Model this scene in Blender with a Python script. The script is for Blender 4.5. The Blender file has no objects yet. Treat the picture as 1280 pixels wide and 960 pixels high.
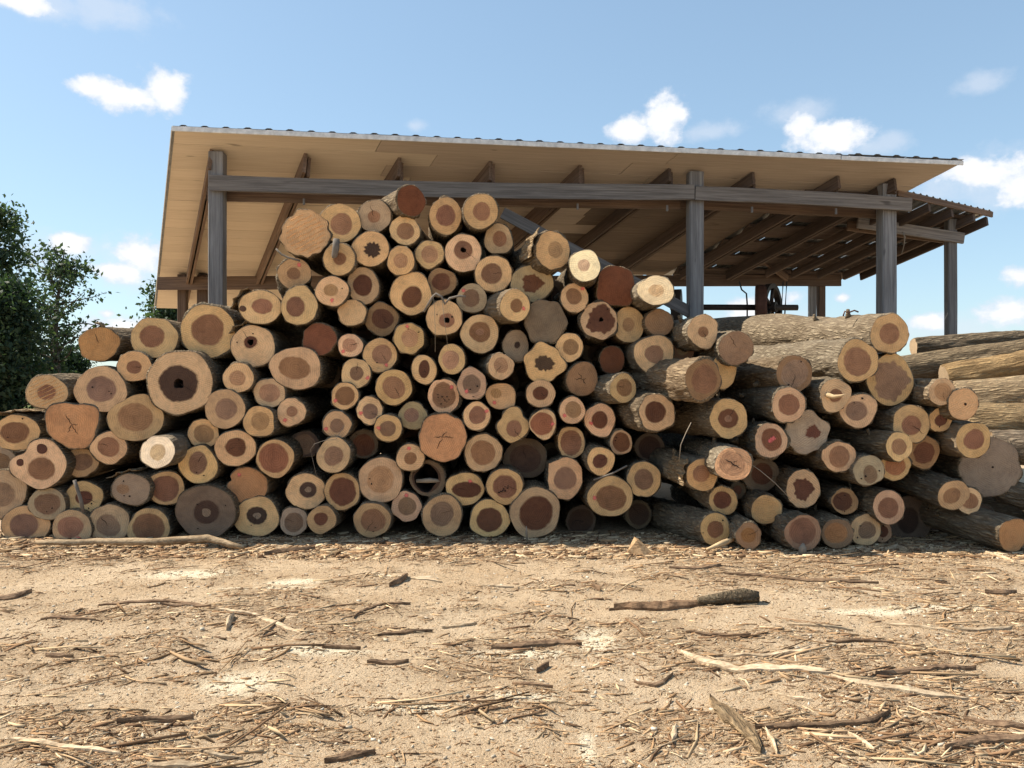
import bpy, math, random
import numpy as np
from mathutils import Vector, Matrix, Euler

# ------------------------------------------------------------------ camera, sky, sun
SC = bpy.context.scene
COL = SC.collection
F = 985.0            # focal length in pixels of the 1280 wide frame
CAMZ = 1.55
cam_d = bpy.data.cameras.new('camera')
cam_d.sensor_width = 36.0
cam_d.lens = F / 1280 * 36
cam_d.clip_end = 3000
cam = bpy.data.objects.new('camera', cam_d)
cam.location = (0, 0, CAMZ)
cam.rotation_euler = (math.radians(90), 0, 0)
COL.objects.link(cam)
SC.camera = cam

SUN_EL = math.radians(50)
SUN_AZ = math.radians(-79)     # clockwise from +Y: from the left, a little behind the pile
SUN_DIR = Vector((math.cos(SUN_EL) * math.sin(SUN_AZ), math.cos(SUN_EL) * math.cos(SUN_AZ), math.sin(SUN_EL)))
sun_d = bpy.data.lights.new('sun', 'SUN')
sun_d.energy = 5.0
sun_d.angle = math.radians(0.5)
sun_d.color = (1.0, 0.91, 0.77)
sun = bpy.data.objects.new('sun', sun_d)
sun.rotation_euler = SUN_DIR.to_track_quat('Z', 'Y').to_euler()
sun.location = (-20, 5, 30)
COL.objects.link(sun)

SC.view_settings.view_transform = 'Standard'
SC.view_settings.look = 'None'
SC.view_settings.gamma = 1
SC.view_settings.use_curve_mapping = False
SC.view_settings.exposure = 0.78
SKY_STRENGTH = 0.128
CLOUD_STRENGTH = 0.66


def pix_angles(px, py):
    az = math.atan((px - 640) / F)
    el = math.atan((480 - py) / math.hypot(F, px - 640))
    return az, el


class NT:
    """small helper to wire node trees"""
    def __init__(self, tree):
        self.t = tree
        self.n = tree.nodes
        self.n.clear()

    def node(self, kind, **kw):
        nd = self.n.new(kind)
        for k, v in kw.items():
            setattr(nd, k, v)
        return nd

    def link(self, a, b):
        self.t.links.new(a, b)

    def put(self, sock, v):
        if isinstance(v, bpy.types.NodeSocket):
            self.link(v, sock)
        else:
            sock.default_value = v

    def math(self, op, a, b=None, c=None, clamp=False):
        nd = self.node('ShaderNodeMath', operation=op)
        nd.use_clamp = clamp
        self.put(nd.inputs[0], a)
        if b is not None:
            self.put(nd.inputs[1], b)
        if c is not None:
            self.put(nd.inputs[2], c)
        return nd.outputs[0]

    def vmath(self, op, a, b=None):
        nd = self.node('ShaderNodeVectorMath', operation=op)
        self.put(nd.inputs[0], a)
        if b is not None:
            self.put(nd.inputs[1], b)
        return nd.outputs[0]

    def noise(self, vec, scale, detail=4, rough=0.55, dim='3D', distortion=0.0):
        nd = self.node('ShaderNodeTexNoise', noise_dimensions=dim)
        self.put(nd.inputs['Vector'], vec)
        nd.inputs['Scale'].default_value = scale
        nd.inputs['Detail'].default_value = detail
        nd.inputs['Roughness'].default_value = rough
        nd.inputs['Distortion'].default_value = distortion
        return nd.outputs['Fac']

    def mapping(self, vec, scale=(1, 1, 1), loc=(0, 0, 0), rot=(0, 0, 0)):
        nd = self.node('ShaderNodeMapping')
        self.link(vec, nd.inputs[0])
        self.put(nd.inputs['Location'], loc)
        nd.inputs['Rotation'].default_value = rot
        nd.inputs['Scale'].default_value = scale
        return nd.outputs[0]

    def step(self, v, lo, hi, a=0.0, b=1.0, smooth=True):
        nd = self.node('ShaderNodeMapRange')
        nd.interpolation_type = 'SMOOTHSTEP' if smooth else 'LINEAR'
        self.put(nd.inputs[0], v)
        nd.inputs[1].default_value = lo
        nd.inputs[2].default_value = hi
        nd.inputs[3].default_value = a
        nd.inputs[4].default_value = b
        return nd.outputs[0]

    def mix(self, fac, a, b, mode='MIX'):
        nd = self.node('ShaderNodeMix', data_type='RGBA', blend_type=mode)
        self.put(nd.inputs[0], fac)
        for s, v in ((nd.inputs[6], a), (nd.inputs[7], b)):
            self.put(s, v if isinstance(v, bpy.types.NodeSocket) else (*v, 1.0) if len(v) == 3 else v)
        return nd.outputs[2]

    def bump(self, h, strength, dist, normal=None):
        nd = self.node('ShaderNodeBump')
        nd.inputs['Strength'].default_value = strength
        nd.inputs['Distance'].default_value = dist
        self.link(h, nd.inputs['Height'])
        if normal is not None:
            self.link(normal, nd.inputs['Normal'])
        return nd.outputs[0]


def build_world():
    w = bpy.data.worlds.new('World')
    SC.world = w
    w.use_nodes = True
    t = NT(w.node_tree)
    sky = t.node('ShaderNodeTexSky', sky_type='NISHITA')
    sky.sun_disc = False
    sky.sun_elevation = SUN_EL
    sky.sun_rotation = SUN_AZ % (2 * math.pi)
    sky.altitude = 200
    sky.air_density = 1.0
    sky.dust_density = 0.7
    sky.ozone_density = 0.4
    tc = t.node('ShaderNodeTexCoord')
    d = t.vmath('NORMALIZE', tc.outputs['Generated'])
    sep = t.node('ShaderNodeSeparateXYZ')
    t.link(d, sep.inputs[0])
    az = t.math('ARCTAN2', sep.outputs[0], sep.outputs[1])
    el = t.math('ARCSINE', sep.outputs[2])
    comb = t.node('ShaderNodeCombineXYZ')
    t.link(az, comb.inputs[0])
    t.link(t.math('MULTIPLY', el, 1.25), comb.inputs[1])
    big = t.noise(comb.outputs[0], 24, 6, 0.6)
    soft = t.noise(comb.outputs[0], 60, 4, 0.6)

    def field(blobs):
        out = None
        for px, py, rx, ry in blobs:
            a0, e0 = pix_angles(px, py)
            rx, ry = rx * 0.88, ry * 0.86
            da = t.math('MULTIPLY', t.math('SUBTRACT', az, a0), F / rx)
            de = t.math('MULTIPLY', t.math('SUBTRACT', el, e0), F / ry)
            # flat-bottomed cumulus: the lower half falls off faster
            r2 = t.math('ADD', t.math('MULTIPLY', da, da), t.math('MULTIPLY', de, de))
            v = t.math('SUBTRACT', 1.0, t.math('SQRT', r2))
            out = v if out is None else t.math('SMOOTH_MAX', out, v, 0.15)
        return out
    solid = field([(206, 112, 40, 38), (160, 122, 60, 24), (112, 110, 42, 18),
                   (832, 150, 38, 46), (788, 162, 38, 30),
                   (1040, 172, 62, 30), (1000, 160, 28, 28),
                   (1240, 218, 50, 26), (1205, 212, 34, 20), (1290, 225, 55, 40),
                   (175, 318, 52, 30), (140, 338, 44, 20), (85, 303, 32, 18), (150, 412, 62, 28),
                   (950, 384, 56, 26), (1165, 400, 40, 17), (1258, 392, 44, 22), (1275, 345, 24, 18),
                   (1052, 372, 15, 11), (10, -2, 60, 18), (135, 392, 16, 10)])
    faint = field([(1002, 142, 54, 26), (1095, 184, 60, 18), (1225, 103, 46, 17), (518, 157, 26, 11),
                   (130, 8, 90, 28), (60, 4, 110, 26), (885, 165, 60, 16), (1230, 230, 95, 50), (60, 318, 90, 40),
                   (1180, 410, 110, 30), (960, 400, 110, 30), (165, 330, 90, 50), (1110, 180, 40, 20)])
    # the same scattered small cumulus all round, outside the part of the sky in view
    c2 = t.node('ShaderNodeCombineXYZ')
    t.link(az, c2.inputs[0])
    t.link(t.math('MULTIPLY', el, 2.0), c2.inputs[1])
    scat = t.noise(c2.outputs[0], 5.5, 3, 0.5)
    away = t.step(t.math('ABSOLUTE', az), 0.62, 0.8)
    up = t.step(el, 0.5, 0.62)
    away = t.math('MAXIMUM', away, up)
    low = t.step(el, 0.02, 0.1)
    scat = t.math('MULTIPLY', t.math('SUBTRACT', scat, 0.60), 5.0)
    scat = t.math('ADD', scat, t.math('MULTIPLY', t.math('SUBTRACT', t.math('MULTIPLY', away, low), 1.0), 4.0))
    solid = t.math('MAXIMUM', solid, scat)
    wob = t.math('MULTIPLY', t.math('SUBTRACT', big, 0.5), 1.9)
    fs = t.math('ADD', solid, wob)
    ms = t.step(fs, 0.05, 0.55)
    ff = t.math('ADD', faint, t.math('MULTIPLY', wob, 1.0))
    mf = t.math('MULTIPLY', t.step(ff, 0.0, 0.9), 0.5)
    m = t.math('MAXIMUM', ms, mf, clamp=True)
    # bright cores, thinner and bluer rims
    core = t.step(t.math('ADD', fs, t.math('MULTIPLY', t.math('SUBTRACT', soft, 0.5), 0.8)), 0.1, 1.0)
    ccol = t.mix(core, (0.70, 0.76, 0.86), (1.0, 1.0, 1.0))
    bg = t.node('ShaderNodeBackground')
    gm = t.node('ShaderNodeGamma')          # hazy summer air: an evener sky from zenith to horizon
    gm.inputs[1].default_value = 0.6
    t.link(sky.outputs[0], gm.inputs[0])
    t.link(t.mix(1.0, gm.outputs[0], (1.20, 1.43, 1.56), 'MULTIPLY'), bg.inputs[0])
    bg.inputs[1].default_value = SKY_STRENGTH
    bg2 = t.node('ShaderNodeBackground')
    t.link(ccol, bg2.inputs[0])
    bg2.inputs[1].default_value = CLOUD_STRENGTH
    mx = t.node('ShaderNodeMixShader')
    t.link(m, mx.inputs[0])
    t.link(bg.outputs[0], mx.inputs[1])
    t.link(bg2.outputs[0], mx.inputs[2])
    out = t.node('ShaderNodeOutputWorld')
    t.link(mx.outputs[0], out.inputs[0])
    w.cycles.sampling_method = 'MANUAL'
    w.cycles.sample_map_resolution = 1024


build_world()

# ------------------------------------------------------------------ helpers
RNG = np.random.default_rng(11)


def hash2(ix, iy, seed):
    h = (ix.astype(np.int64) * 374761393 + iy.astype(np.int64) * 668265263 + seed * 1442695041) & 0xFFFFFFFF
    h = ((h ^ (h >> 13)) * 1274126177) & 0xFFFFFFFF
    h = h ^ (h >> 16)
    return (h & 0xFFFF) / 65535.0


def vnoise(x, y, seed=0, period=None):
    x = np.asarray(x, float)
    y = np.asarray(y, float)
    x0 = np.floor(x).astype(np.int64)
    y0 = np.floor(y).astype(np.int64)
    fx = x - x0
    fy = y - y0
    fx = fx * fx * (3 - 2 * fx)
    fy = fy * fy * (3 - 2 * fy)
    x1 = x0 + 1
    if period:
        x0 = x0 % period
        x1 = x1 % period
    a = hash2(x0, y0, seed)
    b = hash2(x1, y0, seed)
    c = hash2(x0, y0 + 1, seed)
    d = hash2(x1, y0 + 1, seed)
    return (a + (b - a) * fx) * (1 - fy) + (c + (d - c) * fx) * fy


def fbm(x, y, seed=0, octs=4):
    s = 0.0
    a = 0.5
    for k in range(octs):
        s = s + a * vnoise(np.asarray(x) * 2 ** k, np.asarray(y) * 2 ** k, seed + 17 * k)
        a *= 0.5
    return s / (1 - 0.5 ** octs)


def mesh_obj(name, verts, faces, mat, parent=None, smooth=False, mat_index=None, color=None):
    me = bpy.data.meshes.new(name)
    me.from_pydata([tuple(v) for v in np.asarray(verts, float).tolist()], [], faces)
    for m in (mat if isinstance(mat, (list, tuple)) else [mat]):
        me.materials.append(m)
    if smooth:
        me.polygons.foreach_set('use_smooth', [True] * len(me.polygons))
    if mat_index is not None:
        me.polygons.foreach_set('material_index', mat_index)
    me.update()
    o = bpy.data.objects.new(name, me)
    COL.objects.link(o)
    if parent is not None:
        o.parent = parent
    if color is not None:
        o.color = (*color[:3], 1.0)
    return o


def empty(name, loc=(0, 0, 0)):
    o = bpy.data.objects.new(name, None)
    o.empty_display_size = 0.1
    o.location = loc
    COL.objects.link(o)
    return o


def tag(o, label=None, cat=None, group=None, kind=None):
    if label:
        o['label'] = label
    if cat:
        o['category'] = cat
    if group:
        o['group'] = group
    if kind:
        o['kind'] = kind
    return o


def at(px, py, Y):
    """the point at depth Y that stands at that place of the view"""
    return np.array([(px - 640) / F * Y, Y, CAMZ + (480 - py) / F * Y])


def ground_at(px, py):
    Y = CAMZ * F / (py - 480)
    return (px - 640) / F * Y, Y


def grid_faces(nu, nv, close_u=False):
    """quads of a grid, index = v * nu + u"""
    fs = []
    for v in range(nv - 1):
        for u in range(nu if close_u else nu - 1):
            u2 = (u + 1) % nu
            fs.append((v * nu + u, v * nu + u2, (v + 1) * nu + u2, (v + 1) * nu + u))
    return fs


# ------------------------------------------------------------------ materials
MATS = {}


def material(name):
    m = bpy.data.materials.new(name)
    m.use_nodes = True
    t = NT(m.node_tree)
    out = t.node('ShaderNodeOutputMaterial')
    b = t.node('ShaderNodeBsdfPrincipled')
    b.inputs['Roughness'].default_value = 0.85
    b.inputs['Specular IOR Level'].default_value = 0.25
    t.link(b.outputs[0], out.inputs[0])
    MATS[name] = m
    return t, b


def plain(name, col, rough=0.8, metal=0.0, spec=0.3):
    t, b = material(name)
    tc = t.node('ShaderNodeTexCoord')
    n = t.noise(tc.outputs['Object'], 9, 5, 0.6)
    c = t.mix(t.step(n, 0.25, 0.75), [v * 0.75 for v in col], [min(1, v * 1.2) for v in col])
    t.link(c, b.inputs['Base Color'])
    b.inputs['Roughness'].default_value = rough
    b.inputs['Metallic'].default_value = metal
    b.inputs['Specular IOR Level'].default_value = spec
    return MATS[name]


def mat_cut(name, ring_scale, ring_amt, mottling, edge_lo):
    """end grain; the colour of the piece comes from the object, rings round the object's origin"""
    t, b = material(name)
    oi = t.node('ShaderNodeObjectInfo')
    tc = t.node('ShaderNodeTexCoord')
    co = tc.outputs['Object']
    rnd = oi.outputs['Random']
    off = t.node('ShaderNodeCombineXYZ')
    t.link(t.math('MULTIPLY', rnd, 37.0), off.inputs[0])
    t.link(t.math('MULTIPLY', rnd, 91.0), off.inputs[2])
    p = t.vmath('ADD', co, off.outputs[0])
    sep = t.node('ShaderNodeSeparateXYZ')
    t.link(co, sep.inputs[0])
    r = t.math('SQRT', t.math('ADD', t.math('MULTIPLY', sep.outputs[0], sep.outputs[0]),
                              t.math('MULTIPLY', sep.outputs[2], sep.outputs[2])))
    n1 = t.noise(p, 6, 3, 0.5)
    n2 = t.noise(p, 26, 5, 0.6)
    n3 = t.noise(p, 120, 3, 0.6)
    rr = t.math('ADD', t.math('MULTIPLY', r, ring_scale), t.math('MULTIPLY', n1, 5.0))
    ring = t.math('SINE', t.math('MULTIPLY', rr, 6.283))
    ring = t.step(ring, -0.2, 1.0)
    col = oi.outputs['Color']
    # where heartwood and sapwood meet the colours run into each other
    edge = t.node('ShaderNodeAttribute', attribute_name='edge')
    rim = t.node('ShaderNodeAttribute', attribute_name='rim')
    oth = t.node('ShaderNodeAttribute', attribute_type='OBJECT', attribute_name='neighbour_colour')
    ev = t.math('ADD', edge.outputs['Fac'], t.math('MULTIPLY', t.math('SUBTRACT', n2, 0.5), 0.14))
    ev = t.math('MULTIPLY', t.step(ev, edge_lo, 1.02, 0.0, 0.55), t.step(edge.outputs['Fac'], 0.0, 0.01))
    col = t.mix(ev, col, oth.outputs['Color'])
    c = t.mix(t.math('MULTIPLY', ring, ring_amt), col, t.mix(1.0, col, (0.62, 0.55, 0.5), 'MULTIPLY'))
    # weather stains, dirt and greying
    st = t.step(t.noise(p, 4.8, 6, 0.7), 0.40, 0.64)
    c = t.mix(t.math('MULTIPLY', st, mottling), c, t.mix(1.0, col, (0.52, 0.50, 0.52), 'MULTIPLY'))
    c = t.mix(t.math('MULTIPLY', t.step(n2, 0.3, 0.75), 0.45), c, t.mix(1.0, col, (1.25, 1.2, 1.12), 'MULTIPLY'))
    # chainsaw scores run one way across each face
    ang = t.math('MULTIPLY', rnd, 17.0)
    ca = t.math('ADD', t.math('MULTIPLY', sep.outputs[0], t.math('COSINE', ang)),
                t.math('MULTIPLY', sep.outputs[2], t.math('SINE', ang)))
    saw = t.math('SINE', t.math('ADD', t.math('MULTIPLY', ca, 330.0), t.math('MULTIPLY', n2, 7.0)))
    sawm = t.math('MULTIPLY', t.step(saw, 0.2, 1.0), t.step(n1, 0.42, 0.62))
    c = t.mix(t.math('MULTIPLY', sawm, 0.38), c, t.mix(1.0, col, (0.45, 0.38, 0.32), 'MULTIPLY'))
    # fine drying checks that run out from the pith
    at2 = t.math('ARCTAN2', sep.outputs[0], sep.outputs[2])
    cv = t.node('ShaderNodeCombineXYZ')
    t.link(t.math('MULTIPLY', at2, 5.0), cv.inputs[0])
    t.link(t.math('ADD', t.math('MULTIPLY', r, 5.0), t.math('MULTIPLY', rnd, 50.0)), cv.inputs[1])
    chk = t.noise(cv.outputs[0], 2.2, 3, 0.55)
    chk = t.step(t.math('ABSOLUTE', t.math('SUBTRACT', chk, 0.5)), 0.0, 0.018, 1.0, 0.0)
    chk = t.math('MULTIPLY', chk, t.step(n2, 0.5, 0.62))
    c = t.mix(t.math('MULTIPLY', chk, 0.55), c, t.mix(1.0, col, (0.3, 0.25, 0.22), 'MULTIPLY'))
    # dirt and torn bark fibre along the outer edge, grey sun-bleached areas
    rv = t.math('ADD', rim.outputs['Fac'], t.math('MULTIPLY', t.math('SUBTRACT', n2, 0.5), 0.35))
    c = t.mix(t.step(rv, 0.90, 1.08, 0.0, 0.65), c, (0.13, 0.085, 0.05))
    gr = t.step(t.noise(p, 2.6, 4, 0.6), 0.50, 0.70, 0.0, 0.45)
    c = t.mix(gr, c, t.mix(1.0, c, (0.80, 0.86, 0.95), 'MULTIPLY'))
    t.link(c, b.inputs['Base Color'])
    h = t.math('ADD', t.math('MULTIPLY', sawm, 0.5), t.math('ADD', t.math('MULTIPLY', n3, 0.5), t.math('MULTIPLY', ring, 0.25)))
    h = t.math('SUBTRACT', h, t.math('MULTIPLY', chk, 0.8))
    t.link(t.bump(h, 0.5, 0.004), b.inputs['Normal'])
    b.inputs['Roughness'].default_value = 0.9
    return MATS[name]


mat_cut('sapwood', 48, 0.36, 0.58, 0.91)
mat_cut('heartwood', 48, 0.55, 0.66, 0.90)


def mat_bark(name, hi, lo, ys=2.2, xs=26.0, wood=None):
    t, b = material(name)
    oi = t.node('ShaderNodeObjectInfo')
    tc = t.node('ShaderNodeTexCoord')
    off = t.node('ShaderNodeCombineXYZ')
    t.link(t.math('MULTIPLY', oi.outputs['Random'], 53.0), off.inputs[1])
    p = t.vmath('ADD', tc.outputs['Object'], off.outputs[0])
    m = t.mapping(p, (xs, ys * 2.2, xs))
    warp = t.noise(t.mapping(p, (8, 3, 8)), 1.0, 3, 0.6)
    mw = t.node('ShaderNodeVectorMath', operation='MULTIPLY_ADD')
    cw = t.node('ShaderNodeCombineXYZ')
    for k in range(3):
        t.link(warp, cw.inputs[k])
    t.link(cw.outputs[0], mw.inputs[0])
    mw.inputs[1].default_value = (2.6, 1.2, 2.6)
    t.link(m, mw.inputs[2])
    vo = t.node('ShaderNodeTexVoronoi', feature='DISTANCE_TO_EDGE')
    t.link(mw.outputs[0], vo.inputs['Vector'])
    vo.inputs['Scale'].default_value = 1.0
    plate = t.step(vo.outputs['Distance'], 0.0, 0.45, 0.3, 1.0)
    n1 = t.noise(t.mapping(p, (xs * 1.6, ys * 3, xs * 1.6)), 1.0, 5, 0.65)
    n2 = t.noise(p, 3.0, 4, 0.6)
    fine = t.noise(t.mapping(p, (90, 22, 90)), 1.0, 4, 0.7)
    f = t.math('MULTIPLY', plate, t.step(n1, 0.25, 0.7, 0.35, 1.0))
    c = t.mix(f, lo, hi)
    c = t.mix(t.step(n2, 0.35, 0.7), c, t.mix(1.0, c, (0.72, 0.70, 0.68), 'MULTIPLY'))
    c = t.mix(t.math('MULTIPLY', t.step(fine, 0.4, 0.75), 0.35), c, t.mix(1.0, c, (1.5, 1.4, 1.25), 'MULTIPLY'))
    c = t.mix(1.0, c, oi.outputs['Color'], 'MULTIPLY')
    t.link(c, b.inputs['Base Color'])
    h = t.math('ADD', t.math('MULTIPLY', f, 1.0), t.math('MULTIPLY', fine, 0.35))
    t.link(t.bump(h, 1.0, 0.030), b.inputs['Normal'])
    b.inputs['Roughness'].default_value = 0.95
    b.inputs['Specular IOR Level'].default_value = 0.12
    return MATS[name]


mat_bark('bark', (0.47, 0.375, 0.255), (0.085, 0.06, 0.04), 2.6, 30.0)
mat_bark('smooth_bark', (0.45, 0.36, 0.25), (0.13, 0.10, 0.07), 1.2, 18)


def mat_wood(name, col, dark, grain=1.0, vary=0.36):
    """sawn boards, grain along the local X axis"""
    t, b = material(name)
    oi = t.node('ShaderNodeObjectInfo')
    tc = t.node('ShaderNodeTexCoord')
    off = t.node('ShaderNodeCombineXYZ')
    t.link(t.math('MULTIPLY', oi.outputs['Random'], 71.0), off.inputs[0])
    t.link(t.math('MULTIPLY', oi.outputs['Random'], 13.0), off.inputs[1])
    p = t.vmath('ADD', tc.outputs['Object'], off.outputs[0])
    g1 = t.noise(t.mapping(p, (1.3, 38, 38)), 1.0, 5, 0.65)
    g2 = t.noise(t.mapping(p, (0.7, 5, 5)), 1.0, 4, 0.6)
    kn = t.noise(t.mapping(p, (1.6, 7, 7)), 1.0, 2, 0.5)
    c = t.mix(t.step(g1, 0.3, 0.72), dark, col)
    c = t.mix(t.math('MULTIPLY', t.step(g2, 0.45, 0.75), 0.55 * grain), c, dark)
    c = t.mix(t.math('MULTIPLY', t.step(kn, 0.70, 0.76), 0.7), c, [v * 0.4 for v in dark])
    tone = t.math('ADD', t.math('MULTIPLY', oi.outputs['Random'], vary), 1.0 - vary / 2)
    tv = t.node('ShaderNodeCombineXYZ')
    for k in range(3):
        t.link(tone, tv.inputs[k])
    c = t.mix(1.0, c, tv.outputs[0], 'MULTIPLY')
    t.link(c, b.inputs['Base Color'])
    t.link(t.bump(g1, 0.45, 0.006), b.inputs['Normal'])
    return MATS[name]


mat_wood('grey_timber', (0.27, 0.265, 0.265), (0.125, 0.12, 0.12))
mat_wood('brown_timber', (0.205, 0.14, 0.10), (0.10, 0.066, 0.048))
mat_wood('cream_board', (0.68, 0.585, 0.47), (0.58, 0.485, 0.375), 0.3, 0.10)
mat_wood('shaded_board', (0.53, 0.445, 0.37), (0.43, 0.355, 0.285), 0.35, 0.12)
mat_wood('deep_shaded_board', (0.25, 0.195, 0.15), (0.17, 0.13, 0.10), 0.7)
mat_wood('beam_timber', (0.275, 0.25, 0.23), (0.13, 0.115, 0.105))
mat_wood('shaded_timber', (0.13, 0.095, 0.075), (0.07, 0.05, 0.04))
plain('dark_iron', (0.045, 0.035, 0.03), 0.6, 0.3)
plain('rusty_iron', (0.10, 0.045, 0.03), 0.75, 0.1)
plain('roof_metal', (0.30, 0.31, 0.32), 0.45, 0.6)
plain('white_trim', (0.66, 0.66, 0.65), 0.55)
plain('rubber_belt', (0.06, 0.055, 0.05), 0.8)
plain('rot', (0.035, 0.02, 0.014), 0.95)
plain('pale_core', (0.30, 0.20, 0.13), 0.9)
plain('twig', (0.27, 0.22, 0.165), 0.9)
plain('grey_stub', (0.17, 0.145, 0.12), 0.9)
plain('inner_bark', (0.52, 0.37, 0.21), 0.9)


def mat_paint():
    t, b = material('pink_paint')
    tc = t.node('ShaderNodeTexCoord')
    oi = t.node('ShaderNodeObjectInfo')
    of = t.node('ShaderNodeCombineXYZ')
    t.link(t.math('MULTIPLY', oi.outputs['Random'], 40.0), of.inputs[0])
    n = t.noise(t.vmath('ADD', tc.outputs['Object'], of.outputs[0]), 42, 5, 0.75)
    ln = t.node('ShaderNodeVectorMath', operation='LENGTH')
    t.link(tc.outputs['Object'], ln.inputs[0])
    a = t.math('SUBTRACT', t.math('ADD', 1.0, t.math('MULTIPLY', t.math('SUBTRACT', n, 0.3), 3.0)), t.math('MULTIPLY', ln.outputs['Value'], 48.0))
    a = t.step(a, 0.25, 1.15, 0.0, 0.70)
    b.inputs['Base Color'].default_value = (0.90, 0.20, 0.18, 1)
    t.link(a, b.inputs['Alpha'])
    return MATS['pink_paint']


mat_paint()

# ------------------------------------------------------------------ ground
SAWDUST = [(235, 718, 0.55, 0.22), (372, 726, 0.42, 0.13), (330, 735, 0.6, 0.12), (395, 812, 0.55, 0.12), (520, 880, 0.42, 0.10),
           (655, 866, 0.3, 0.08), (650, 812, 0.55, 0.10), (745, 800, 0.2, 0.35), (1095, 765, 0.6, 0.12), (735, 930, 0.06, 0.3),
           (300, 850, 0.3, 0.3), (1180, 762, 0.5, 0.1), (500, 722, 0.4, 0.05)]
SAWDUST = [(*ground_at(a, b), c, d) for a, b, c, d in SAWDUST]
MULCH = [(*ground_at(a, b), c, d) for a, b, c, d in
         [(1100, 850, 1.1, 0.8), (1000, 720, 2.4, 0.7), (1250, 780, 1.3, 1.2), (950, 900, 0.8, 0.5), (1180, 930, 0.9, 0.5),
          (100, 700, 1.6, 0.35), (230, 770, 1.0, 0.3), (60, 900, 0.7, 0.25), (290, 905, 0.5, 0.12), (430, 790, 0.7, 0.22),
          (640, 800, 0.5, 0.15), (560, 835, 0.6, 0.15), (250, 890, 0.5, 0.15), (330, 770, 0.5, 0.2), (620, 700, 1.8, 0.3),
          (860, 830, 0.5, 0.3), (120, 940, 0.6, 0.15), (400, 885, 0.5, 0.1), (700, 735, 1.2, 0.25), (980, 800, 1.2, 0.4)]]


def patch(x, y, spots):
    m = np.zeros_like(x)
    for cx, cy, rx, ry in spots:
        m = np.maximum(m, 1 - np.sqrt(((x - cx) / rx) ** 2 + ((y - cy) / ry) ** 2))
    return m


def mulch_field(x, y):
    m = patch(x, y, MULCH)
    n = fbm(x * 1.7, y * 2.6, 5, 4)
    n2 = fbm(x * 6, y * 9, 9, 3)
    return np.clip((m * 1.1 + (n - 0.5) * 2.2 + (n2 - 0.5) * 1.3) * 1.45 + 0.15, 0, 1)


def ground_h(x, y):
    x = np.asarray(x, float)
    y = np.asarray(y, float)
    near = np.clip(1 - np.abs(y - 4.5) / 30, 0, 1) * np.clip(1 - np.abs(x) / 40, 0, 1)
    h = (fbm(x * 0.55, y * 0.9, 21, 3) - 0.5) * 0.09 + (fbm(x * 2.3, y * 3.1, 31, 3) - 0.5) * 0.035
    h = h + (fbm(x * 9, y * 11, 33, 3) - 0.5) * 0.022
    h = h + 0.018 * mulch_field(x, y)
    damp = np.clip((7.6 - y) / 0.8, 0.25, 1)
    return h * near * damp - 0.012


def axis_lines(lo, hi, step, far):
    fine = list(np.arange(lo, hi, step))
    a, s = hi, step
    up = []
    while a < far:
        up.append(a)
        s *= 1.32
        a += s
    b, s = lo, step
    dn = []
    while b > -far:
        s *= 1.32
        b -= s
        dn.append(b)
    return np.array(dn[::-1] + fine + up + [far + 100.0])


def mat_ground():
    t, b = material('packed_dirt')
    tc = t.node('ShaderNodeTexCoord')
    p = tc.outputs['Object']
    at_m = t.node('ShaderNodeAttribute', attribute_name='mulch')
    at_s = t.node('ShaderNodeAttribute', attribute_name='sawdust')
    n1 = t.noise(p, 1.3, 5, 0.6)
    n2 = t.noise(p, 14, 5, 0.65)
    n3 = t.noise(p, 75, 4, 0.7)
    n4 = t.noise(p, 230, 3, 0.7)
    str_ = t.noise(t.mapping(p, (20, 75, 30), rot=(0, 0, 0.15)), 1.0, 4, 0.65)
    c = t.mix(t.step(n1, 0.3, 0.7), (0.53, 0.38, 0.235), (0.645, 0.49, 0.325))
    c = t.mix(t.math('MULTIPLY', t.step(n2, 0.48, 0.72), 0.45), c, (0.40, 0.285, 0.18))
    c = t.mix(t.math('MULTIPLY', t.step(n3, 0.52, 0.68), 0.8), c, (0.22, 0.15, 0.09))
    c = t.mix(t.math('MULTIPLY', t.step(n3, 0.47, 0.28), 0.6), c, (0.70, 0.58, 0.43))
    mu = t.math('MULTIPLY', at_m.outputs['Fac'], t.step(t.math('ADD', t.math('MULTIPLY', n2, 0.5), t.math('MULTIPLY', str_, 0.6)), 0.42, 0.68))
    c = t.mix(t.math('MULTIPLY', mu, 0.85), c, t.mix(t.step(n3, 0.35, 0.65), (0.16, 0.10, 0.06), (0.36, 0.25, 0.15)))
    sd = t.math('ADD', at_s.outputs['Fac'], t.math('MULTIPLY', t.math('SUBTRACT', n2, 0.5), 1.1))
    c = t.mix(t.step(sd, 0.10, 0.75, 0.0, 0.9), c, (0.84, 0.73, 0.53))
    # grass far away from the yard
    sep = t.node('ShaderNodeSeparateXYZ')
    t.link(p, sep.inputs[0])
    fr = t.step(t.math('ADD', sep.outputs[1], t.math('MULTIPLY', n1, 8.0)), 26, 32)
    c = t.mix(fr, c, t.mix(n1, (0.08, 0.11, 0.035), (0.16, 0.17, 0.06)))
    t.link(c, b.inputs['Base Color'])
    h = t.math('ADD', t.math('MULTIPLY', n2, 0.9), t.math('ADD', t.math('MULTIPLY', n3, 0.55), t.math('MULTIPLY', n4, 0.3)))
    t.link(t.bump(h, 1.0, 0.036), b.inputs['Normal'])
    b.inputs['Roughness'].default_value = 0.97
    b.inputs['Specular IOR Level'].default_value = 0.1
    return MATS['packed_dirt']


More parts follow.
